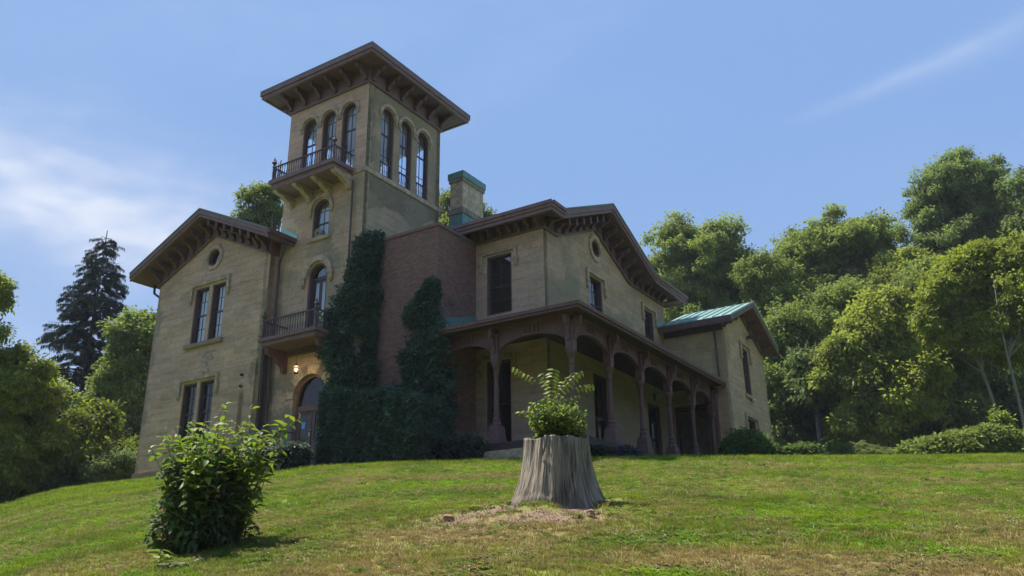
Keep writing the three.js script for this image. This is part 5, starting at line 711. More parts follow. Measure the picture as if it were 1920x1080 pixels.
for (const [seed, px, py, hw, hh, F, lab] of [[141, 1470, 815, 60, 40, 58, 'dark undergrowth directly right of the annex at the foot of the wood'], [142, 1570, 820, 70, 36, 62, 'dark undergrowth round the thick bare trunk'], [143, 1690, 815, 80, 44, 60, 'dark undergrowth in the middle of the right hand wood'], [144, 1810, 800, 80, 50, 58, 'dark undergrowth behind the tall weeds on the right'], [145, 1920, 790, 70, 60, 56, 'dark undergrowth at the right edge of the picture']]) pixTree({ seed, name: 'bush', label: lab, cat: 'bush', px, F, L: [[px, py, hw, hh], [px - hw * 0.5, py + 10, hw * 0.6, hh * 0.8]], n: 900, size: 0.45, hue: GD, trunk: 0.05, minY: -0.5, yellow: 0.3 });
for (const [seed, px, py, hw, hh, F, lab] of [[146, 1445, 560, 60, 90, 66, 'full green tree filling the wood behind the annex ridge'], [147, 1700, 540, 70, 70, 64, 'leafy tree under the gap between the wide tree and the tallest tree'], [148, 1590, 590, 80, 70, 60, 'leafy tree below the wide twiggy topped tree'], [149, 1850, 560, 90, 90, 64, 'leafy tree filling the wood behind the yellow green tree with leaning trunks'], [150, 1380, 640, 70, 80, 70, 'green tree seen over the annex roof']]) pixTree({ seed, name: 'broadleaf_tree', label: lab, px, F, L: [[px, py, hw, hh], [px - hw * 0.6, py + hh * 0.7, hw * 0.8, hh * 0.7], [px + hw * 0.6, py + hh * 0.8, hw * 0.8, hh * 0.8], [px, py + hh * 1.6, hw, hh]], n: 3000, size: 0.55, hue: seed % 2 ? G3 : G2, yellow: seed % 2 ? 0.3 : 0, trunk: 0.25 });
// bare shaded trunks at the wood's edge
for (const [px, F, r, lab] of [[1545, 54, 0.26, 'thick dark bare trunk at the shaded edge of the wood'], [1512, 62, 0.16, 'thin dark trunk between the annex and the thick trunk']]) { const [R0, , Z0] = ray(px, 840), R = R0 / Z0 * F, G = thing('bare_tree', lab, 'tree', R, 4.2, -F); mesh('trunk', taperedTube([V3(0, -0.4, 0), V3(0.1, 2, 0), V3(-0.15, 4.5, 0), V3(0.1, 8, 0)], r, r * 0.6, 9, 12), bark, G); const c = []; const rr = rngOf(px); const ms = []; for (let i = 0; i < 260; i++) { ms.push(mat4((rr() - 0.5) * 3, 7 + rr() * 3, (rr() - 0.5) * 3, 0.5, rr(), rr() * 6, rr())); c.push(rgb(...GD)); } instances('crown', broad[0], crownMat, ms, c, G); }
// ---- trees seen over the roofs
pixTree({ seed: 121, name: 'broadleaf_tree', label: 'tall tree showing between the left gable and the tower', px: 490, F: 60, L: [[482, 375, 34, 50], [512, 390, 30, 50], [470, 420, 45, 40], [528, 300, 14, 18], [490, 500, 60, 80]], n: 1300, size: 0.46, hue: [0.18, 0.225, 0.04], trunk: 0.3, gap: 0.0 });
pixTree({ seed: 122, name: 'broadleaf_tree', label: 'tree showing behind the chimney on the roof', px: 860, F: 62, L: [[838, 365, 26, 38], [842, 400, 30, 30], [905, 395, 26, 20], [870, 450, 60, 50]], n: 800, size: 0.46, hue: [0.18, 0.225, 0.04], trunk: 0.3, gap: 0.0 });
// ---- left side
pixTree({ seed: 131, name: 'broadleaf_tree', label: 'mid green tree close beside the left wall of the house', px: 250, F: 52, L: [[262, 625, 46, 56], [245, 720, 60, 80], [215, 740, 45, 50], [262, 810, 60, 80], [290, 590, 16, 24]], n: 4600, size: 0.5, hue: G2, trunk: 0.25, base: 3.6 });
pixTree({ seed: 132, name: 'young_tree', label: 'bright yellow green sapling in front of the spruce on the left', px: 170, F: 44, L: [[172, 790, 40, 50], [200, 850, 50, 50], [130, 840, 40, 55]], n: 1500, size: 0.42, hue: [0.17, 0.215, 0.025], yellow: 0.9, trunk: 0.1, base: 3.2 });
pixTree({ seed: 133, name: 'slim_tree', label: 'light green thin crowned tree at the left edge of the picture', px: -20, F: 40, L: [[-15, 545, 26, 36], [20, 665, 42, 32], [85, 690, 38, 22], [20, 725, 55, 36], [-30, 640, 36, 46]], n: 1500, size: 0.40, hue: [0.23, 0.28, 0.03], trunk: 0.12, gap: -0.3, base: 2.6, pale: 1 });
pixTree({ seed: 134, name: 'broadleaf_tree', label: 'leafy tree at the lower left edge above the lawn', px: 40, F: 42, L: [[30, 790, 60, 70], [80, 740, 40, 40], [40, 870, 75, 60], [-30, 800, 60, 90], [95, 850, 40, 60]], n: 3800, size: 0.42, hue: G3, trunk: 0.16, base: 2.8, minY: -0.5, yellow: 0.2 });
pixTree({ seed: 135, name: 'dark_tree', label: 'dark shaded tree behind the left edge trees and the spruce', px: 110, F: 62, L: [[100, 800, 90, 60], [180, 820, 90, 65], [30, 780, 90, 60], [230, 860, 60, 60]], n: 3000, size: 0.62, hue: GD, trunk: 0.3, base: 3, minY: -0.5 });
pixTree({ seed: 136, name: 'bush', label: 'dark bush between the left trees and the corner of the house', cat: 'bush', px: 190, F: 43, L: [[190, 880, 42, 30], [225, 880, 35, 34], [130, 895, 30, 22]], n: 1500, size: 0.34, hue: GD, trunk: 0.05, base: 3.7, minY: -0.4 });
pixTree({ seed: 137, name: 'bush', label: 'shaded bush at the very left edge where the lawn meets the trees', cat: 'bush', px: 5, py: 930, F: 44, L: [[0, 905, 60, 42], [50, 905, 40, 30], [-40, 880, 60, 60]], n: 1800, size: 0.36, hue: GD, trunk: 0.05, base: 3.7, minY: -1.2, gap: -0.4 });
// ---- spruce
{
  const F = 58, R = -31, y0 = 3.2, G = thing('spruce_tree', 'tall dark spruce with drooping boughs left of the house', 'spruce', R, y0, -F), r = rngOf(141), top = 25.9 - y0;
  const wood = [taperedTube([V3(0, -0.5, 0), V3(0.05, top * 0.5, 0), V3(0, top, 0)], 0.32, 0.03, 8, 14)], ms = [], cs = [];
  const spray = (() => { const rr = rngOf(9), p = []; for (let i = 0; i < 46; i++) { const x = rr(), side = (rr() - 0.5) * 0.36 * (1 - 0.6 * x), o = V3(x, -0.1 * rr() - 0.15 * Math.abs(side), side), dir = V3(0.7, -0.7 - 0.5 * rr(), side * 3 + (rr() - 0.5) * 0.6).normalize(); simpleLeaf(p, o, dir, V3(0, 1, 0.2).normalize(), 0.24 + 0.16 * rr(), 0.055); } const g = new THREE.BufferGeometry(); g.setAttribute('position', new THREE.Float32BufferAttribute(p, 3)); g.computeVertexNormals(); return g; })();
  for (let y = 1.5; y < top - 0.5; y += 0.27 + 0.13 * r()) {
    const q = 1 - y / top, len = Math.min(4.3, 0.35 + 6.2 * Math.pow(q, 0.85)), n = y > top - 3 ? 4 : 5;
    for (let i = 0; i < n; i++) {
      const a = r() * 6.283, L = len * (0.55 + 0.55 * r()), c = V3(Math.cos(a), 0, Math.sin(a)), pts = []; for (let k = 0; k <= 4; k++) { const t = k / 4; pts.push(V3(c.x * L * t, y + L * (0.10 * t - 0.42 * t * t + 0.22 * t * t * t), c.z * L * t)); }
      wood.push(taperedTube(pts, 0.05 * (0.5 + q), 0.012, 4, 5)); const cv = new THREE.CatmullRomCurve3(pts); const m = Math.max(3, Math.round(L * 5.5));
      for (let k = 0; k < m; k++) { const t = Math.pow(lerp(0.12, 1, (k + r()) / m), 0.8), o = cv.getPointAt(Math.min(1, t)); if (r() < 0.12) continue; const sgn = r() < 0.5 ? -1 : 1; ms.push(mat4(o.x, o.y, o.z, 0.55 + 0.4 * r(), 0, -a + sgn * (0.25 + 0.6 * r()), -0.25 - 0.5 * r())); const v = 0.7 + 0.7 * r(); cs.push(rgb(0.026 * v, 0.042 * v, 0.026 * v)); }
    }
  }
  mesh('trunk', mergeGeometries(wood), std(rgb(0.07, 0.055, 0.045)), G); instances('crown', spray, leafMat(0xffffff, { coat: 0.05 }), ms, cs, G);
}
// ---- ivy and hedges on the house (in its own axes)
function ivy(name, label, cat, n, size, sample, hue, seed) {
  const r = rngOf(seed), ms = broad.map(() => []), cs = broad.map(() => []), pts = [];
  for (let i = 0; i < n; i++) { const q = sample(r); if (!q) continue; pts.push(q); }
  const c = pts.reduce((s, q) => [s[0] + q[0] / pts.length, Math.min(s[1], q[1]), s[2] + q[2] / pts.length], [0, 99, 0]), [R0, F0] = toWorld(c[0], c[2]), G = thing(name, label, cat, R0, c[1], -F0);
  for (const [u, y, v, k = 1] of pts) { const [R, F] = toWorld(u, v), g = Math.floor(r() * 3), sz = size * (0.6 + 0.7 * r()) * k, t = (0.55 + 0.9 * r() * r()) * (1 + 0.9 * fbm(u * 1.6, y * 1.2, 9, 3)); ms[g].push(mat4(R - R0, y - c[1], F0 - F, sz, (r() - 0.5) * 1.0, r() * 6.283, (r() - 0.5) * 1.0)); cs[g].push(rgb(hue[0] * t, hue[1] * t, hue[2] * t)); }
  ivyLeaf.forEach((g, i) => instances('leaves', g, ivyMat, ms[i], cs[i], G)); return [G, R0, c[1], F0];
}
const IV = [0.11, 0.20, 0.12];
const stems = (A, list) => { for (const pts of list) { const w = pts.map(([u, y, v]) => { const [R, F] = toWorld(u, v); return V3(R - A[1], y - A[2], A[3] - F); }); mesh('stem', taperedTube(w, 0.035, 0.012, 5, 16), bark, A[0]); } };
const table = (t, y) => { for (let i = 1; i < t.length; i++) if (y <= t[i][0]) { const k = (y - t[i - 1][0]) / (t[i][0] - t[i - 1][0]); return t[i].slice(1).map((v, q) => lerp(t[i - 1][q + 1], v, k)); } return t[t.length - 1].slice(1); };
// left strand: over the tower's corner, the tower side and the edge of the brick shaft
const outlineA = [[4.2, -23.4, -21.9], [6.9, -23.4, -21.9], [8.1, -23.5, -21.9], [9.6, -24.4, -21.95], [10.4, -23.95, -21.9], [11.2, -23.35, -21.85], [12.1, -23.15, -21.85], [13.2, -22.6, -21.95], [14.1, -22.5, -22.0]];
stems(ivy('ivy', 'thick dark ivy climbing the tower corner beside the brick shaft', 'ivy', 6500, 0.22, r => { const y = lerp(4.4, 14.2, r()); const [a, b] = table(outlineA, y);  const s = lerp(-0.2, 1.15, r()), u = lerp(a, b, s); if (Math.min(s, 1 - s) * 1.7 + 1.3 * fbm(u * 1.5, y * 0.9, 5, 4) + 0.35 * nz(u * 5, y * 2.2, 6) < 0.18 + 0.3 * smooth(11, 14, y)) return null; const bulge = 0.42 * (1 - smooth(9, 13.8, y)) + 0.08; if (u < TU1) return [u, y, TV0 - 0.03 - Math.max(0, bulge * r() + 0.28 * nz(u * 1.8, y * 1.4, 3))]; const f = r(); return f < 0.45 ? [TU1 + 0.02 + 0.25 * r(), y, lerp(TV0, 24.46, r())] : [u, y, 24.42 - Math.max(0, (0.7 * bulge + 0.05) * r() + 0.25 * nz(u * 1.8, y * 1.4, 5))]; }, IV, 151), [[[-22.45, 4.3, 24.4], [-22.3, 8, 24.42], [-22.42, 12, 24.4], [-22.3, 13.9, 24.42]], [[-23.2, 4.3, 23.55], [-23.4, 7, 23.58], [-23, 10.5, 23.58]]]);
const outlineB = [[4.2, -20.6, -18.4], [7.7, -20.5, -18.35], [9.0, -20.35, -18.6], [10.0, -20.25, -18.85], [10.6, -20.0, -18.95], [11.0, -19.6, -19.0], [11.4, -19.4, -19.1]];
stems(ivy('ivy', 'dark ivy climbing the outer corner of the brick shaft beside the porch', 'ivy', 4600, 0.22, r => { const y = lerp(4.4, 11.4, Math.pow(r(), 1.15)); const [a, b] = table(outlineB, y);  const s = lerp(-0.2, 1.2, r()), u = lerp(a, b, s); if (Math.min(s, 1 - s) * 1.7 + 1.3 * fbm(u * 1.5, y * 0.9, 15, 4) + 0.35 * nz(u * 5, y * 2.2, 16) < 0.18) return null; const g = 0.06 + 0.35 * (1 - smooth(8, 11.6, y)); return u < -19.03 ? [u, y, 24.42 - Math.max(0, g * r() + 0.25 * nz(u * 1.8, y * 1.4, 7))] : (r() < 0.5 ? [-19.0 + 0.3 * r() * (y < 9 ? 1.5 : 0.6), y, lerp(24.2, 25.3, r())] : [u, y, 24.4 - g * r()]); }, IV, 152), [[[-19.6, 4.3, 24.4], [-19.4, 8, 24.42], [-19.7, 10.9, 24.42]], [[-18.95, 4.3, 24.4], [-18.98, 7, 24.5], [-18.95, 11, 24.5]]]);
// the low wall in front, wholly overgrown
ivy('ivy_hedge', 'broad bank of dark ivy hanging over the low wall by the entrance', 'ivy', 9500, 0.21, r => { const u = lerp(-23.25, -18.2, r()), top = 7.15 - 0.16 * (u + 23.5) + 0.7 * fbm(u * 1.8, 3, 3, 4) - 1.2 * smooth(-18.9, -18.2, u); const f = r(); const side = 0; if (u > -21.15 && u < -20.7 && f < 0.4 && r() < 0.75) return null; if (f < 0.78) { const y = lerp(4.15, top, r()); return [u + side, y, 22.74 + 0.34 * nz(u * 2.4, y * 0.55, 2) + 0.12 * nz(u * 7, y * 1.2, 4) + 0.18 * (1 - (y - 4.1) / 3) * 0.4 + 0.28 * r()]; } return [u, top - 0.12 * r(), lerp(22.9, 24.4, r())]; }, [0.10, 0.19, 0.11], 153);
{ const [R, F] = toWorld(-20.9, 23.5), W = thing('low_wall', 'low brick wall hidden under the bank of dark ivy', 'wall', R, 4, -F); W.rotation.y = -YAW; mesh('bricks', new THREE.BoxGeometry(4.6, 2.4, 0.6).translate(0, 0.85, 0.25), M.brickMortar, W); }
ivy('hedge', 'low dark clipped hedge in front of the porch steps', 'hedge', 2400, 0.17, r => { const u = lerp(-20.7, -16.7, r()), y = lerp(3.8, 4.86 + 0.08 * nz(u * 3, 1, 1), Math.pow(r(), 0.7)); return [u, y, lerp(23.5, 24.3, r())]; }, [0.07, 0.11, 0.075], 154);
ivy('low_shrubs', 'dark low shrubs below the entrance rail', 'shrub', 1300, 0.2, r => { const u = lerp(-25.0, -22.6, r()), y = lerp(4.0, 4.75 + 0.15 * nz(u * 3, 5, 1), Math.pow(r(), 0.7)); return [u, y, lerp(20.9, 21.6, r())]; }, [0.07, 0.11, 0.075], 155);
// ---- garden shrubs and weeds to the right
function mound(name, label, cat, px, py, F, rx, ry, rz, n, size, hue, seed, kind, group) {
  const [R0, Y0, Z0] = ray(px, py), R = R0 / Z0 * F, yb = Y0 / Z0 * F, G = thing(name, label, cat, R, yb, -F, group), r = rngOf(seed), geos = kind === 'feather' ? feather : broad, ms = geos.map(() => []), cs = geos.map(() => []);
  for (let i = 0; i < n; i++) { const a = r() * 6.283, z = r(), u = Math.sqrt(1 - z * z), q = Math.pow(r(), 0.25), k = 1 + 0.35 * nz(Math.cos(a) * 2 + seed, z * 2, Math.sin(a) * 2), g = Math.floor(r() * geos.length), v = 0.7 + 0.6 * r(); ms[g].push(mat4(Math.cos(a) * u * rx * q * k, z * ry * q * k, Math.sin(a) * u * rz * q * k, size * (0.7 + 0.6 * r()), (r() - 0.5), r() * 6.283, (r() - 0.5))); cs[g].push(rgb(hue[0] * v, hue[1] * v, hue[2] * v)); }
  geos.forEach((g, i) => instances('leaves', g, crownMat, ms[i], cs[i], G)); const st = []; for (let i = 0; i < 5; i++) { const a = r() * 6.28; st.push(taperedTube([V3(0, -0.3, 0), V3(Math.cos(a) * rx * 0.3, ry * 0.4, Math.sin(a) * rz * 0.3), V3(Math.cos(a) * rx * 0.6, ry * 0.75, Math.sin(a) * rz * 0.6)], 0.025, 0.008, 5, 6)); } mesh('stems', mergeGeometries(st), bark, G); return G;
}
mound('round_shrub', 'dense rounded green shrub at the corner of the annex', 'shrub', 1402, 858, 32.5, 0.95, 0.86, 0.75, 1900, 0.19, [0.12, 0.19, 0.04], 161);
mound('round_shrub', 'low spreading green shrub to the right of the round shrub', 'shrub', 1502, 858, 33, 0.80, 0.36, 0.6, 900, 0.18, [0.11, 0.175, 0.04], 162);
mound('round_shrub', 'small shrub squeezed between the round shrub and the low one', 'shrub', 1447, 858, 33, 0.30, 0.38, 0.3, 300, 0.16, [0.11, 0.17, 0.04], 163);
mound('weed_bank', 'tall green weeds at the far right edge of the lawn', 'weeds', 1860, 858, 38, 3.2, 1.25, 1.4, 2300, 0.24, [0.18, 0.235, 0.04], 164);
mound('weed_bank', 'weeds with yellow green tips in the middle of the far right bank', 'weeds', 1745, 860, 39, 1.6, 0.75, 1.0, 900, 0.24, [0.17, 0.23, 0.04], 165);
mound('weed_bank', 'loose sunlit weeds before the dark wood to the right of the shrubs', 'weeds', 1615, 860, 40, 1.5, 0.75, 0.9, 700, 0.24, [0.18, 0.23, 0.05], 166, 'feather');
mound('weed_bank', 'pointed bright weed standing up out of the far right bank', 'weeds', 1888, 850, 38, 0.4, 1.9, 0.4, 240, 0.26, [0.2, 0.26, 0.03], 167);
mound('weed_bank', 'thin low weeds beside the bank at the edge of the wood', 'weeds', 1690, 858, 41, 0.9, 0.5, 0.7, 260, 0.26, [0.16, 0.21, 0.05], 168, 'feather');
mound('lavender', 'low greyish purple plants at the foot of the porch right of the stump', 'plant', 1175, 857, 28.6, 0.55, 0.30, 0.35, 260, 0.11, [0.085, 0.075, 0.12], 169);
mound('porch_weeds', 'dark low plants beside the porch steps behind the stump', 'plant', 1125, 857, 28.6, 0.5, 0.28, 0.4, 260, 0.13, [0.035, 0.06, 0.025], 170);
{ // the wood that closes the clearing on the near side, dark in the window panes
  const r = rngOf(201), ms = [], cs = []; for (let i = 0; i < 5200; i++) { const a = lerp(-2.0, 1.75, r()), rad = 46 + 10 * r() + 5 * nz(a * 4, 2, 1), R = 3 + Math.sin(a) * rad, F = 27 - Math.cos(a) * rad, top = lerp(9.5, 16, smooth(-1.45, -1.15, a)) + 7 * nz(a * 5, 7, 3) + 4 * nz(a * 17, 2, 9), y = lerp(-5, top, r()); if (nz(R * 0.2, y * 0.25, F * 0.2) < -0.25) continue; ms.push(mat4(R, y, -F, 1.5 + 1.2 * r(), r() - 0.5, r() * 6.28, r() - 0.5)); const v = 0.7 + 0.6 * r(); cs.push(rgb(G1[0] * v, G1[1] * v, G1[2] * v)); }
  tag(instances('woodland', broad[0], crownMat, ms, cs), 'broadleaved wood on the near side of the clearing, behind the viewer', 'wood');
}
// ---- big leafy bush in the left foreground
const bigLeaf = [leafGeo(0.50, 0.14), leafGeo(0.54, 0.05, 0.14), leafGeo(0.46, 0.24, 0.08)];
const leafTones = [[0.19, 0.27, 0.020], [0.23, 0.29, 0.020], [0.15, 0.23, 0.028], [0.13, 0.205, 0.034]].map(c => leafMat(rgb(...c), { coat: 0.5 }));
const smallTone = leafMat(0xffffff, { coat: 0.4 });
{
  const R0 = -4.36, F0 = 12.2, y0 = height(R0, F0), G = thing('leafy_bush', 'big leafy green bush in the left foreground, pale sunlit leaves on top, dark below', 'bush', R0, y0, -F0), r = rngOf(171), leaves = [], st = [], buds = [];
  const stalk = (pts, r0, n, len, from = 0.3) => { const c = new THREE.CatmullRomCurve3(pts); st.push(taperedTube(pts, r0, r0 * 0.35, 6, 10)); for (let i = 0; i < n; i++) { const t = from + (1 - from) * (i + r()) / n, o = c.getPointAt(Math.min(1, t)), a = i * 2.4 + r(), e = 0.5 - 0.8 * r() ; leaves.push([o, a, e * (t > 0.85 ? 1.4 : 1), len * (0.6 + 0.6 * r()) * (t > 0.9 ? 0.75 : 1), o.y]); } if (r() < 0.35) { const o = c.getPointAt(1); buds.push(o); } };
  for (let i = 0; i < 62; i++) {
    const a = r() * 6.283, d = Math.sqrt(r()), sx = Math.cos(a) * d, sz = Math.sin(a) * d, topY = 1.92 - 0.60 * d * d + (r() - 0.5) * 0.42, bxx = sx * 0.45, bz = sz * 0.4;
    stalk([V3(bxx, 0, bz), V3(bxx + sx * 0.12, topY * 0.4, bz + sz * 0.12), V3(sx * 0.80, topY * 0.78, sz * 0.75), V3(sx * 0.95 + (r() - 0.5) * 0.15, topY, sz * 0.9)], 0.009, 22, 0.19, 0.16);
  }
  stalk([V3(0.35, 0.3, 0), V3(0.55, 1.1, 0.1), V3(0.85, 1.55, 0.15), V3(1.22, 1.78, 0.2)], 0.012, 22, 0.17, 0.4); stalk([V3(0.3, 0.6, 0), V3(0.7, 1.45, 0.05), V3(1.0, 1.83, 0.1)], 0.011, 16, 0.16, 0.4);
  stalk([V3(0.5, 0.1, 0.2), V3(0.72, 0.6, 0.25), V3(0.84, 1.0, 0.28)], 0.010, 16, 0.16, 0.2);
  const shape = leaves.map(L => { const [o, a, e, len] = L; return { m: mat4(o.x, o.y, o.z, len, (r() - 0.5) * 0.7, a, e), o, score: o.z + 0.8 * o.y + r() * 0.4, tone: Math.floor(r() * 4), g: Math.floor(r() * 3) }; }).sort((p, q) => q.score - p.score);
  shape.slice(0, 290).forEach(s => { const m = mesh('leaf', bigLeaf[s.g], leafTones[s.tone], G); m.applyMatrix4(s.m); });
  const cc = [[0.18, 0.26, 0.02], [0.21, 0.28, 0.02], [0.145, 0.22, 0.028], [0.125, 0.195, 0.034]];
  for (let k = 0; k < 3; k++) { const rest = shape.slice(290).filter(s => s.g === k); instances('leaves', bigLeaf[k], smallTone, rest.map(s => s.m), rest.map(s => { const v = 0.8 + 0.4 * r(); return rgb(...cc[s.tone].map(x => x * v)); }), G); }
  // small leaved growth in the lower left
  const ms = [], cs = []; for (let i = 0; i < 380; i++) { const a = r() * 6.283, z = r(), u = Math.sqrt(1 - z * z * 0.6); ms.push(mat4(-0.12 + Math.cos(a) * u * (0.64 + 0.35 * nz(a * 1.2, z * 4, 3)) * Math.pow(r(), 0.35), 0.05 + z * (1.15 + 0.4 * nz(a * 2, 1, 5)), Math.sin(a) * u * 0.65 * Math.pow(r(), 0.3), 0.13 * (0.6 + 0.7 * r()), r() - 0.5, r() * 6.28, r() - 0.5)); const v = 0.6 + 0.7 * r(); cs.push(r() < 0.05 ? rgb(0.26 * v, 0.16 * v, 0.08 * v) : rgb(0.11 * v, 0.18 * v, 0.055 * v)); } instances('undergrowth', broad[0], smallTone, ms, cs, G);
  mesh('stems', mergeGeometries(st), std(rgb(0.10, 0.11, 0.035), { roughness: 0.7 }), G);
  const bms = []; for (const o of buds) for (let i = 0; i < 6; i++) bms.push(mat4(o.x + (r() - 0.5) * 0.03, o.y + i * 0.014, o.z + (r() - 0.5) * 0.03, 0.010)); instances('flower_buds', new THREE.IcosahedronGeometry(1, 1), std(rgb(0.45, 0.32, 0.24)), bms, null, G);
}
{ // sprout at its foot
  const R0 = -4.42, F0 = 10.75, y0 = height(R0, F0), G = thing('sprout', 'small bright yellow green sprout on the lawn at the foot of the bush', 'sprout', R0, y0, -F0), r = rngOf(173);
  mesh('stem', taperedTube([V3(0, -0.03, 0), V3(0.01, 0.1, 0), V3(0, 0.2, 0)], 0.007, 0.004, 5, 5), std(rgb(0.12, 0.16, 0.03)), G);
  for (let i = 0; i < 9; i++) { const m = mesh('leaf', bigLeaf[i % 3], leafTones[i < 6 ? 1 : 2], G); m.applyMatrix4(mat4(0, 0.05 + 0.02 * i, 0, 0.15 + 0.05 * r(), 0, i * 2.4, 0.6 - 0.07 * i)); }
}
{ // broad pale leaved weed flat on the ground beside it
  const R0 = -4.2, F0 = 10.55, y0 = height(R0, F0), G = thing('flat_weed', 'flat rosette of grey green leaves on the lawn below the sprout', 'weed', R0, y0, -F0), r = rngOf(174), m0 = leafMat(rgb(0.16, 0.20, 0.11));
  for (let i = 0; i < 9; i++) { const m = mesh('leaf', bigLeaf[1], m0, G); m.applyMatrix4(mat4(0, 0.02 + 0.004 * i, 0, 0.13 + 0.05 * r(), 0, i * 0.75 + r() * 0.3, 0.25)); }
}
// ---- growth on the stump: a small shrub and a sapling with feathered leaves
{
  const G = thing('leafy_shrub', 'dense small leaved green shrub growing out of the stump top', 'shrub', SR0, SY + SH - 0.12, -SF0), r = rngOf(181), items = [], st = [];
  const small = [leafGeo(0.5, 0.12), leafGeo(0.55, 0.2, 0.06)];
  for (let i = 0; i < 105; i++) { const a = r() * 6.283, d = Math.sqrt(r()), x = Math.cos(a) * d * 0.5, z = Math.sin(a) * d * 0.42, h = (0.88 - 0.34 * d * d) * (0.65 + 0.5 * r()); const pts = [V3(x * 0.6, 0, z * 0.6), V3(x * 0.9, h * 0.6, z * 0.9), V3(x * 1.12, h, z * 1.12)], c = new THREE.CatmullRomCurve3(pts); st.push(taperedTube(pts, 0.006, 0.002, 4, 5)); for (let k = 0; k < 13; k++) { const o = c.getPointAt(0.2 + 0.8 * (k + r()) / 13); items.push({ m: mat4(o.x, o.y, o.z, 0.075 + 0.05 * r(), (r() - 0.5), k * 2.4 + r(), 0.3 - 0.8 * r()), s: o.z + o.y + 0.4 * r(), tone: Math.floor(r() * 4), g: k % 2 }); } }
  items.sort((p, q) => q.s - p.s); items.slice(0, 260).forEach(s => { mesh('leaf', small[s.g], leafTones[s.tone], G).applyMatrix4(s.m); });
  const cc = [[0.18, 0.26, 0.02], [0.21, 0.28, 0.02], [0.145, 0.22, 0.028], [0.125, 0.195, 0.034]];
  for (let k = 0; k < 2; k++) { const q = items.slice(260).filter(s => s.g === k); instances('leaves', small[k], smallTone, q.map(s => s.m), q.map(s => rgb(...cc[s.tone].map(x => x * (0.8 + 0.4 * r())))), G); }
  mesh('stems', mergeGeometries(st), std(rgb(0.10, 0.09, 0.04)), G);
}
{
  const G = thing('sapling', 'slender sapling with long feathered sunlit leaves growing from the stump', 'sapling', SR0, SY + SH - 0.12, -SF0), stemM = std(rgb(0.26, 0.15, 0.11), { roughness: 0.7 }), lf = [leafGeo(0.42, 0.16, 0.05), leafGeo(0.46, 0.1, 0.08)], r = rngOf(191);
  const bright = [leafMat(rgb(0.24, 0.30, 0.016), { coat: 0.4 }), leafMat(rgb(0.30, 0.34, 0.016), { coat: 0.4 }), leafMat(rgb(0.18, 0.26, 0.03), { coat: 0.5 })];
  const m = 13.5 / 1546.9 * 1.03;                        // metres per pixel at the stump
  const P = (px, py, z = 0) => V3((px - 1050) * m, (805 - py) * m * 1.14 / 0.955 + 0.02, z);
  const shoot = (pts, r0, name = 'stem') => mesh(name, taperedTube(pts, r0, r0 * 0.45, 6, 12), stemM, G);
  const main = [P(1046, 806), P(1045, 775, 0.02), P(1043, 735, 0.02), P(1041, 722, 0.02)]; shoot(main, 0.009);
  // a leaf: rachis points, number of pairs, first share of the rachis with leaflets, leaflet length
  const frond = (pts, pairs, from, len, tone) => { const c = new THREE.CatmullRomCurve3(pts), g = shoot(pts, 0.0042, 'leaf_stalk'); for (let i = 0; i < pairs; i++) { const t = lerp(from, 0.98, i / (pairs - 1)), o = c.getPointAt(t), d = c.getTangentAt(t), k = len * 1.5 * (0.75 + 0.2 * (r() - 0.5) + 0.35 * Math.sin(Math.PI * (0.2 + 0.7 * i / pairs))); for (const s of [-1, 1]) { const nrm = V3((r() - 0.5) * 0.5, 0.62, 0.8 + (r() - 0.5) * 0.4).normalize(), side = d.clone().cross(nrm).normalize().multiplyScalar(s), dir = side.multiplyScalar(0.85).addScaledVector(d, 0.42).add(V3(0, -0.5 - 0.25 * r(), 0.2 * (r() - 0.5))).normalize(), zax = dir.clone().cross(nrm).normalize(), yax = zax.clone().cross(dir).normalize(); const q = new THREE.Matrix4().makeBasis(dir, yax, zax).scale(V3(k, k, k)).setPosition(o); mesh('leaflet', lf[i % 2], bright[(tone + (r() < 0.3 ? 1 : 0)) % 3], G).applyMatrix4(q); } } };
  frond([P(1041, 728, 0.02), P(1030, 714, 0.04), P(1006, 694, 0.06), P(985, 683, 0.08), P(970, 676, 0.1)], 7, 0.50, 0.085, 0);
  frond([P(1042, 735, 0.04), P(1043, 715, 0.08), P(1045, 695, 0.10), P(1050, 680, 0.1)], 8, 0.25, 0.095, 1);
  frond([P(1043, 735), P(1056, 715, -0.05), P(1075, 693, -0.1), P(1092, 681, -0.12), P(1100, 684, -0.12)], 7, 0.45, 0.075, 2);
  frond([P(1043, 740, 0.05), P(1058, 722, 0.1), P(1076, 705, 0.15), P(1094, 690, 0.2), P(1103, 687, 0.2)], 8, 0.3, 0.075, 0);
  frond([P(1044, 745), P(1070, 720, -0.03), P(1095, 708, -0.05), P(1112, 704, -0.05), P(1126, 704, -0.05)], 5, 0.66, 0.085, 1);
  frond([P(1042, 738, -0.05), P(1034, 715, -0.1), P(1031, 690, -0.1), P(1025, 682, -0.1)], 4, 0.65, 0.07, 2);
  frond([P(1044, 750, 0.08), P(1060, 738, 0.12), P(1075, 730, 0.16), P(1095, 727, 0.2)], 5, 0.4, 0.07, 2);
  frond([P(1043, 752, 0.05), P(1035, 738, 0.1), P(1028, 728, 0.14)], 3, 0.5, 0.06, 2);
  frond([P(1046, 770, 0.08), P(1020, 760, 0.2), P(1000, 752, 0.3), P(980, 755, 0.36)], 5, 0.45, 0.07, 0);
  frond([P(1046, 768, 0.08), P(1070, 756, 0.2), P(1085, 750, 0.26), P(1100, 756, 0.3)], 5, 0.4, 0.07, 2);
  shoot([P(1042, 742, 0.03), P(1028, 724, 0.06), P(1012, 712, 0.08)], 0.005);
}
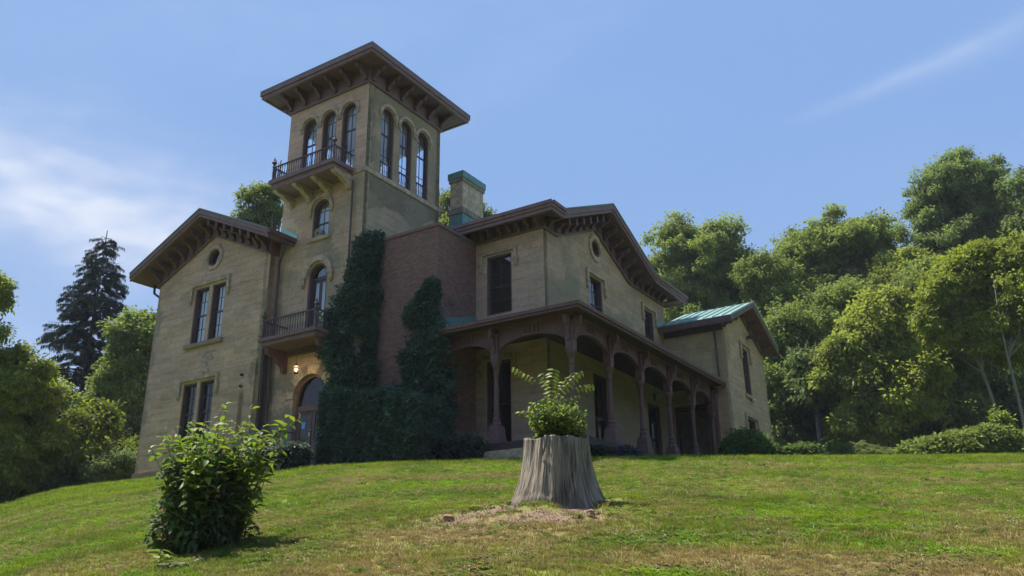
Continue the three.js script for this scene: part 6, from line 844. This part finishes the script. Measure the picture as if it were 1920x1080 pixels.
// ---------------------------------------------------------------- lamps, notice, wires
function houseThing(name, label, cat, u, y, v, right = false) { const [R, F] = toWorld(u, v), G = thing(name, label, cat, R, y, -F); G.rotation.y = -YAW + (right ? Math.PI / 2 : 0); return G; }
{ // lit lantern hanging over the entrance
  const G = houseThing('hanging_lantern', 'lit lantern hanging on a chain under the balcony over the entrance', 'lantern', -25.0, 8.32, 22.9);
  mesh('chain', new THREE.CylinderGeometry(0.012, 0.012, 0.88, 6).translate(0, 0.62, 0), M.iron, G); mesh('cap', new THREE.ConeGeometry(0.15, 0.12, 8).translate(0, 0.19, 0), M.iron, G); mesh('base', new THREE.CylinderGeometry(0.11, 0.08, 0.04, 8).translate(0, -0.16, 0), M.iron, G);
  mesh('lantern_glass', new THREE.CylinderGeometry(0.12, 0.10, 0.26, 8, 1, true), new THREE.MeshPhysicalMaterial({ color: rgb(0.9, 0.94, 1), transmission: 1, thickness: 0, roughness: 0.12 }), G);
  for (let i = 0; i < 4; i++) mesh('frame_bar', new THREE.CylinderGeometry(0.008, 0.008, 0.28, 5).translate(Math.cos(i * 1.571) * 0.115, 0, Math.sin(i * 1.571) * 0.115), M.iron, G);
  mesh('lamp_bulb', new THREE.SphereGeometry(0.04, 12, 10), new THREE.MeshStandardMaterial({ color: 0x000000, emissive: rgb(1, 0.62, 0.22), emissiveIntensity: 9 }), G);
  const l = new THREE.PointLight(rgb(1, 0.7, 0.35), 0.5, 0, 2); l.castShadow = true; l.position.set(0, 0, 0.0); l.shadow.radius = 2; G.add(l);
}
{ const G = houseThing('porch_lantern', 'small dark unlit lantern hanging in the side arcade of the porch', 'lantern', -14.5, 7.93, 35.0); mesh('chain', new THREE.CylinderGeometry(0.012, 0.012, 1.0, 6).translate(0, 0.65, 0), M.iron, G); mesh('body', new THREE.CylinderGeometry(0.13, 0.10, 0.3, 8), M.iron, G); mesh('cap', new THREE.ConeGeometry(0.17, 0.12, 8).translate(0, 0.21, 0), M.iron, G); }
{ const G = houseThing('floodlight', 'dark twin floodlight high on the annex gable above its window', 'floodlight', -12.5, 12.5, 43.7, true); mesh('bracket', new THREE.BoxGeometry(0.12, 0.16, 0.12).translate(0, 0, 0.06), M.iron, G); for (const s of [-1, 1]) { const h = mesh('lamp_head', lathe([[0, 0], [0.07, 0.0], [0.085, 0.1], [0.14, 0.22], [0.125, 0.22], [0.08, 0.12], [0, 0.1]], 14), M.iron, G); h.position.set(s * 0.16, 0.04, 0.12); h.rotation.set(1.9, 0, s * 0.4); } }
{ const G = houseThing('wall_lamp', 'small white globe lamp on the annex wall under the upper window', 'lamp', -12.5, 8.92, 43.2, true); mesh('globe', new THREE.SphereGeometry(0.11, 16, 12).translate(0, 0, 0.15), std(rgb(0.62, 0.6, 0.55), { roughness: 0.35 }), G); mesh('bracket', new THREE.CylinderGeometry(0.04, 0.05, 0.12, 10).rotateX(Math.PI / 2).translate(0, 0.02, 0.05), M.iron, G); }
{ const G = houseThing('wall_lamp', 'pale globe lamp beside the entrance arch under the balcony', 'lamp', -23.92, 8.42, TV0 - 0.01); mesh('globe', new THREE.SphereGeometry(0.09, 16, 12).translate(0, 0, 0.14), std(rgb(0.5, 0.47, 0.4), { roughness: 0.35 }), G); mesh('bracket', new THREE.CylinderGeometry(0.03, 0.04, 0.12, 10).rotateX(Math.PI / 2).translate(0, 0.02, 0.05), M.iron, G); }
{ const G = houseThing('notice', 'small pale blue notice stuck on the entrance door glass', 'notice', -25.36, 6.2, TV0 + 0.235); mesh('sheet', new THREE.BoxGeometry(0.2, 0.27, 0.006), M.paper, G); }
{ const G = houseThing('window_fan', 'round beige fan standing in the small arched tower window', 'fan', -25.2, 14.72, TV0 + 0.10); mesh('cage', new THREE.TorusGeometry(0.2, 0.025, 8, 26), std(rgb(0.33, 0.29, 0.2)), G); mesh('grille', new THREE.CylinderGeometry(0.19, 0.19, 0.05, 24).rotateX(Math.PI / 2).translate(0, 0, -0.03), std(rgb(0.26, 0.23, 0.16)), G); mesh('hub', new THREE.CylinderGeometry(0.05, 0.05, 0.04, 14).rotateX(Math.PI / 2).translate(0, 0, 0.02), std(rgb(0.1, 0.09, 0.07)), G); mesh('foot', new THREE.BoxGeometry(0.2, 0.08, 0.1).translate(0, -0.26, 0), std(rgb(0.3, 0.27, 0.2)), G); }
for (const [y, lab] of [[8.64, 'upper small dark pipe end in the left wing wall'], [8.14, 'lower small pipe end above the rust streak in the left wing wall']]) { const G = houseThing('wall_pipe', lab, 'pipe', -28.55, y, VW); mesh('pipe_end', new THREE.CylinderGeometry(0.06, 0.06, 0.12, 12, 1, true).rotateX(Math.PI / 2).translate(0, 0, 0.04), M.iron, G); mesh('pipe_core', new THREE.CircleGeometry(0.055, 12).translate(0, 0, 0.03), std(rgb(0.01, 0.01, 0.01)), G); }
{ // wires crossing in front of the left trees
  const y = [[-44, 9.9], [-19, 9.75]]; [0, 0.22].forEach((d, i) => { const G = thing('power_line', i ? 'lower of two dark wires crossing the left trees' : 'upper of two dark wires crossing the left trees', 'wire', -44, 9.9 - d, -46); const c = []; for (let k = 0; k <= 12; k++) { const t = k / 12; c.push(V3(t * 25, -0.15 * t - 0.5 * (1 - (2 * t - 1) ** 2), -t * 3)); } mesh('cable', new THREE.TubeGeometry(new THREE.CatmullRomCurve3(c), 24, 0.022, 5), M.iron, G); }); }

camera.updateMatrixWorld();
scene.traverse(o => { if (o.isMesh) { o.castShadow = true; o.receiveShadow = true; } });
renderer.render(scene, camera);
